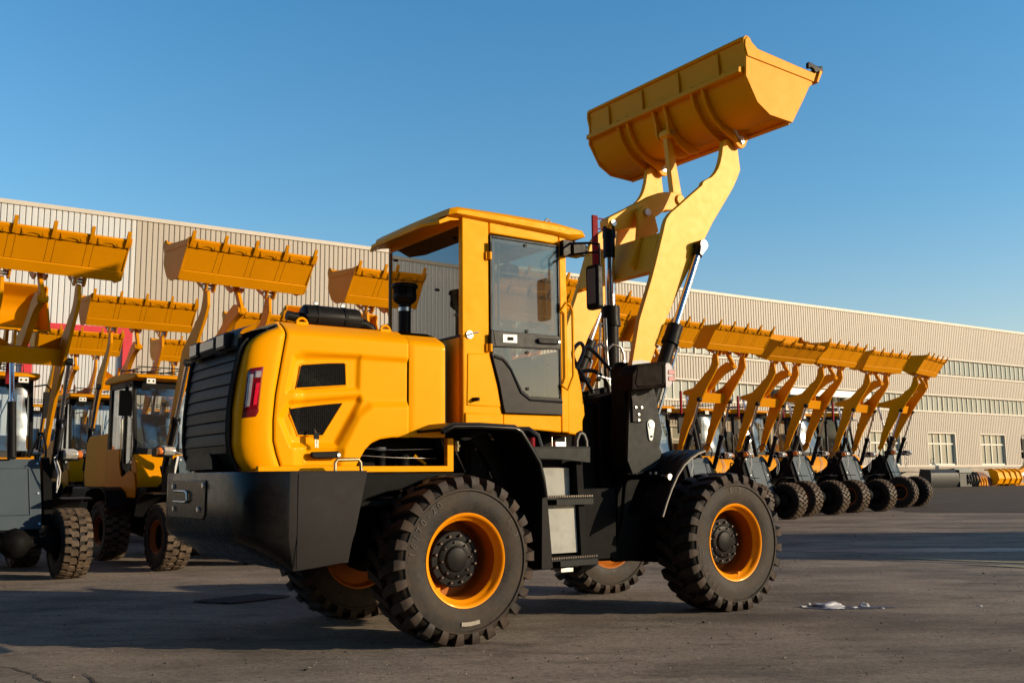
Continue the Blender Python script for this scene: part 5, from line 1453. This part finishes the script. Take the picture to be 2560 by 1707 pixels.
lump('snow_lump', (3.66, 7.92), (.018, .014, .010), 17, 'lone snow crumb far right on the yard')
sheet('wet_meltwater', [(2.20, 7.96), (2.45, 7.78), (2.80, 7.80), (3.0, 7.90), (2.8, 7.95), (2.45, 7.93)], .004, 'darkpatch', wob=.03, n=6)

# attachments lying by the plinth at the right
def hall_pt(t, out, z=0):
    v = Vector((.8339, .5519)); n_ = Vector((.5519, -.8339))
    p = Vector((36.93, 80)) + v * t + n_ * out
    return (p.x, p.y, z)
HZ = math.atan2(.5519, .8339)
def attach(name, t, out, label, cat, fn, group='attachments lying along the hall wall'):
    mb = MB(); fn(mb)
    o = mb.build(name, loc=(0, 0, 0), bevel=.02)
    o.location = hall_pt(t, out); o.rotation_euler = (0, 0, HZ)
    return tag(o, label, cat, group)
def blackbucket(mb):
    mb.mat('scrapblack'); pr_ = [(-.55, .0), (-.75, .45), (-.70, 1.0), (-.45, 1.22), (.1, 1.28), (.1, 1.18), (-.4, 1.1), (-.58, .9), (-.6, .45), (-.45, .1), (.4, .06), (.4, 0)]
    mb.prism(pr_, -1.0, 1.0, 'x') if False else mb.prism([(b_, c_) for b_, c_ in pr_], -1.7, 1.7, 'x')
    mb.prism([(-.75, 0), (-.75, 1.2), (.1, 1.28), (.4, 0)], -1.72, -1.66, 'x'); mb.prism([(-.75, 0), (-.75, 1.2), (.1, 1.28), (.4, 0)], 1.66, 1.72, 'x')
def blackbox(mb):
    mb.mat('scrapblack').box(-1.1, 1.1, -.5, .5, 0, 1.0); mb.mat('scrapgreen').prism([(-.6, 1.0), (-.5, 1.32), (.6, 1.25), (.6, 1.0)], -.95, 1.1, 'x')
    mb.mat('bright').box(-1.15, -1.10, -.5, -.45, .1, .9)
def grapple(mb):
    mb.mat('scrapblack')
    for i in range(5):
        x = -.9 + i * .42
        mb.tube([(x * .8, .3, 1.0), (x * .8 + .1, -.2, 1.02), (x * .8 + .2, -.55, .8), (x * .8 + .25, -.6, .4), (x * .8 + .1, -.4, .05)], .07, 8)
    mb.tube([(-1.0, .2, 1.0), (1.0, .2, 1.0)], .14, 10); mb.box(-1.0, 1.0, 0, .5, 0, .5)
def yclaw(mb):
    mb.mat('yellow')
    for i in range(4):
        x = -.5 + i * .32
        mb.tube([(x - .2, .1, .95), (x + .2, -.1, .6), (x + .25, -.2, .3), (x, -.3, .03)], .075, 8)
    mb.tube([(-.7, .1, .9), (.5, .0, .85)], .07, 8)
def rustheap(mb):
    mb.mat('rust').prism([(-1.2, 0), (-1.1, 1.05), (-.3, 1.0), (1.6, .1), (1.7, 0)], -.5, .6)
def ybucket(mb):
    mb.mat('yellow'); mb.prism([(-.5, .15), (-.7, .55), (-.55, 1.0), (-.2, 1.22), (.4, 1.25), (.4, 1.15), (-.1, 1.1), (-.4, .9), (-.5, .55), (-.35, .2), (.4, .1), (.4, 0)], -1.5, 1.6, 'x')
    for x in (-1.5, -.6, .2, .95, 1.6): mb.prism([(-.5, .05), (-.78, .5), (-.66, 1.05), (-.2, 1.3), (.1, 1.26), (-.2, .1)], x - .05, x + .05, 'x')
def oframe(mb):
    mb.mat('orange'); mb.box(-.8, .8, -.1, .1, 0, .18).box(-.8, .8, -.1, .1, 1.05, 1.25).box(-.8, -.62, -.1, .1, .18, 1.05).box(.62, .8, -.1, .1, .18, 1.05)
    mb.mat('bright').box(-.5, .5, -.14, -.10, .72, 1.0)
attach('loader_bucket', -11.4, 4.5, 'long black bucket lying against the hall plinth right of the last loader', 'bucket', blackbucket)
attach('attachment_frame', -8.85, 4.4, 'black and dark green attachment with a sloped lid beside the long black bucket', 'attachment', blackbox)
attach('log_grapple', -7.7, 4.4, 'black curved grapple tines beside the green lid attachment', 'attachment', grapple)
attach('yellow_claw', -6.35, 4.6, 'small yellow claw of curved tines in front of the rusty heap', 'attachment', yclaw)
attach('steel_plate_heap', -5.5, 4.2, 'rusty red brown sloping steel heap between the yellow attachments', 'steel heap', rustheap)
attach('ribbed_bucket', -3.25, 4.5, 'bright yellow ribbed bucket lying by the plinth', 'bucket', ybucket)
attach('quick_coupler', -.65, 4.5, 'orange open coupler frame with a white plate at the far right', 'attachment', oframe)
pt_ = MB().mat('orange').prism([(-1.9, .80), (-1.8, 1.10), (-.9, 1.22), (.2, 1.62), (2.2, 2.3), (2.2, 1.9), (.3, 1.25), (-.8, .95)], -.15, .15)
po = pt_.build('crane_boom', bevel=.02); po.location = hall_pt(-.05, 4.7); po.rotation_euler = (0, 0, HZ)
tag(po, 'orange boom arm reaching in at the right edge above the coupler frame', 'boom arm')
pm = MB().mat('black').box(-.16, .16, -.05, .05, 3.35, 4.25).box(-.14, .14, -.1, .1, 2.75, 3.25).tube([(-.1, 0, 4.25), (-.06, 0, 4.5), (.3, 0, 4.55)], .03, 6).tube([(0, 0, 3.35), (0, 0, 2.6), (-.15, 0, 2.2), (-.4, 0, 2.1)], .03, 6)
pmo = pm.build('truck_mirror', bevel=.03); pmo.location = hall_pt(.12, 4.5, -.70); pmo.rotation_euler = (0, 0, HZ); pmo.scale = (1.3, 1, 1)
tag(pmo, 'black machine mirror just inside the right edge', 'mirror')

# neighbouring store building to the right, out of shot, whose shadow crosses the yard
sh_ = MB().mat('wallbeige').box(30, 46, 7.6, 12.2, 0, 7.5).mat('trim').box(29.9, 46.1, 7.5, 12.3, 7.5, 7.7)
tag(sh_.build('store_building'), 'plain beige store building standing right of the yard', 'building')

# unseen hall added behind the camera to block sky fill and darken reflections
oh = MB().mat('blockerbrown').box(-75, 22, -34, -20, 0, 15)
for i in range(48):
    oh.mat('groove').box(-75 + i * 2.02, -74.7 + i * 2.02, -20.0, -19.9, 0, 15)
for i in range(9): oh.mat('dark').box(-70 + i * 10, -66 + i * 10, -19.95, -19.85, 1, 4.6)
tag(oh.build('sky_blocker_hall'), 'plain brown hall added unseen behind the camera to block sky light', 'building')

# ------------------------------------------------------------------ sky, sun, camera
SUN_EL, SUN_AZ = R(14.5), R(-10)          # azimuth measured from +X toward +Y
w = bpy.data.worlds.new('World'); sc.world = w; w.use_nodes = True
nt = w.node_tree; bg = nt.nodes['Background']
sky = nt.nodes.new('ShaderNodeTexSky'); sky.sky_type = 'NISHITA'; sky.sun_disc = False
sky.sun_elevation = SUN_EL; sky.sun_rotation = math.pi / 2 - SUN_AZ
sky.air_density = 1.25; sky.dust_density = .35; sky.ozone_density = 2.2; sky.altitude = 0
tint = nt.nodes.new('ShaderNodeMix'); tint.data_type = 'RGBA'; tint.blend_type = 'MULTIPLY'; tint.inputs['Factor'].default_value = 1
lnk(nt, sky.outputs[0], tint.inputs['A'])
tcw = nt.nodes.new('ShaderNodeTexCoord'); spw = nt.nodes.new('ShaderNodeSeparateXYZ'); lnk(nt, tcw.outputs['Generated'], spw.inputs[0])
grad = ramp(nt, spw.outputs['Z'], [(.0, (1.16, 1.02, 1.02)), (.10, (.95, .95, 1.04)), (.26, (.58, .93, 1.14)), (.48, (.42, .92, 1.20)), (.60, (.30, .42, .55)), (1.0, (.14, .18, .24))])
lnk(nt, grad, tint.inputs['B'])
lnk(nt, tint.outputs['Result'], bg.inputs['Color']); bg.inputs['Strength'].default_value = .168
sd = bpy.data.lights.new('sun', 'SUN'); sd.energy = 5.0; sd.angle = R(.5); sd.color = (1.0, .80, .55)
so = bpy.data.objects.new('sun', sd); COL.objects.link(so)
dv = Vector((math.cos(SUN_AZ) * math.cos(SUN_EL), math.sin(SUN_AZ) * math.cos(SUN_EL), math.sin(SUN_EL)))
so.rotation_euler = dv.to_track_quat('Z', 'Y').to_euler()

cd = bpy.data.cameras.new('camera'); cam = bpy.data.objects.new('camera', cd); COL.objects.link(cam); sc.camera = cam
cd.sensor_width = 36; cd.lens = 2448 / 2560 * 36; cd.clip_start = .05; cd.clip_end = 2000
th, rl = R(7.834), -.0095
F_ = Vector((0, math.cos(th), math.sin(th))); Rt = Vector((1, 0, 0)); U_ = Rt.cross(F_)
R2 = Rt * math.cos(rl) + U_ * math.sin(rl); U2 = -Rt * math.sin(rl) + U_ * math.cos(rl)
m3 = Matrix((R2, U2, -F_)).transposed()
cam.matrix_world = Matrix.Translation((0, 0, 1.045)) @ m3.to_4x4()
sc.view_settings.view_transform = 'Standard'; sc.view_settings.look = 'None'; sc.view_settings.exposure = 0
sc.render.engine = 'CYCLES'; sc.cycles.use_denoising = True
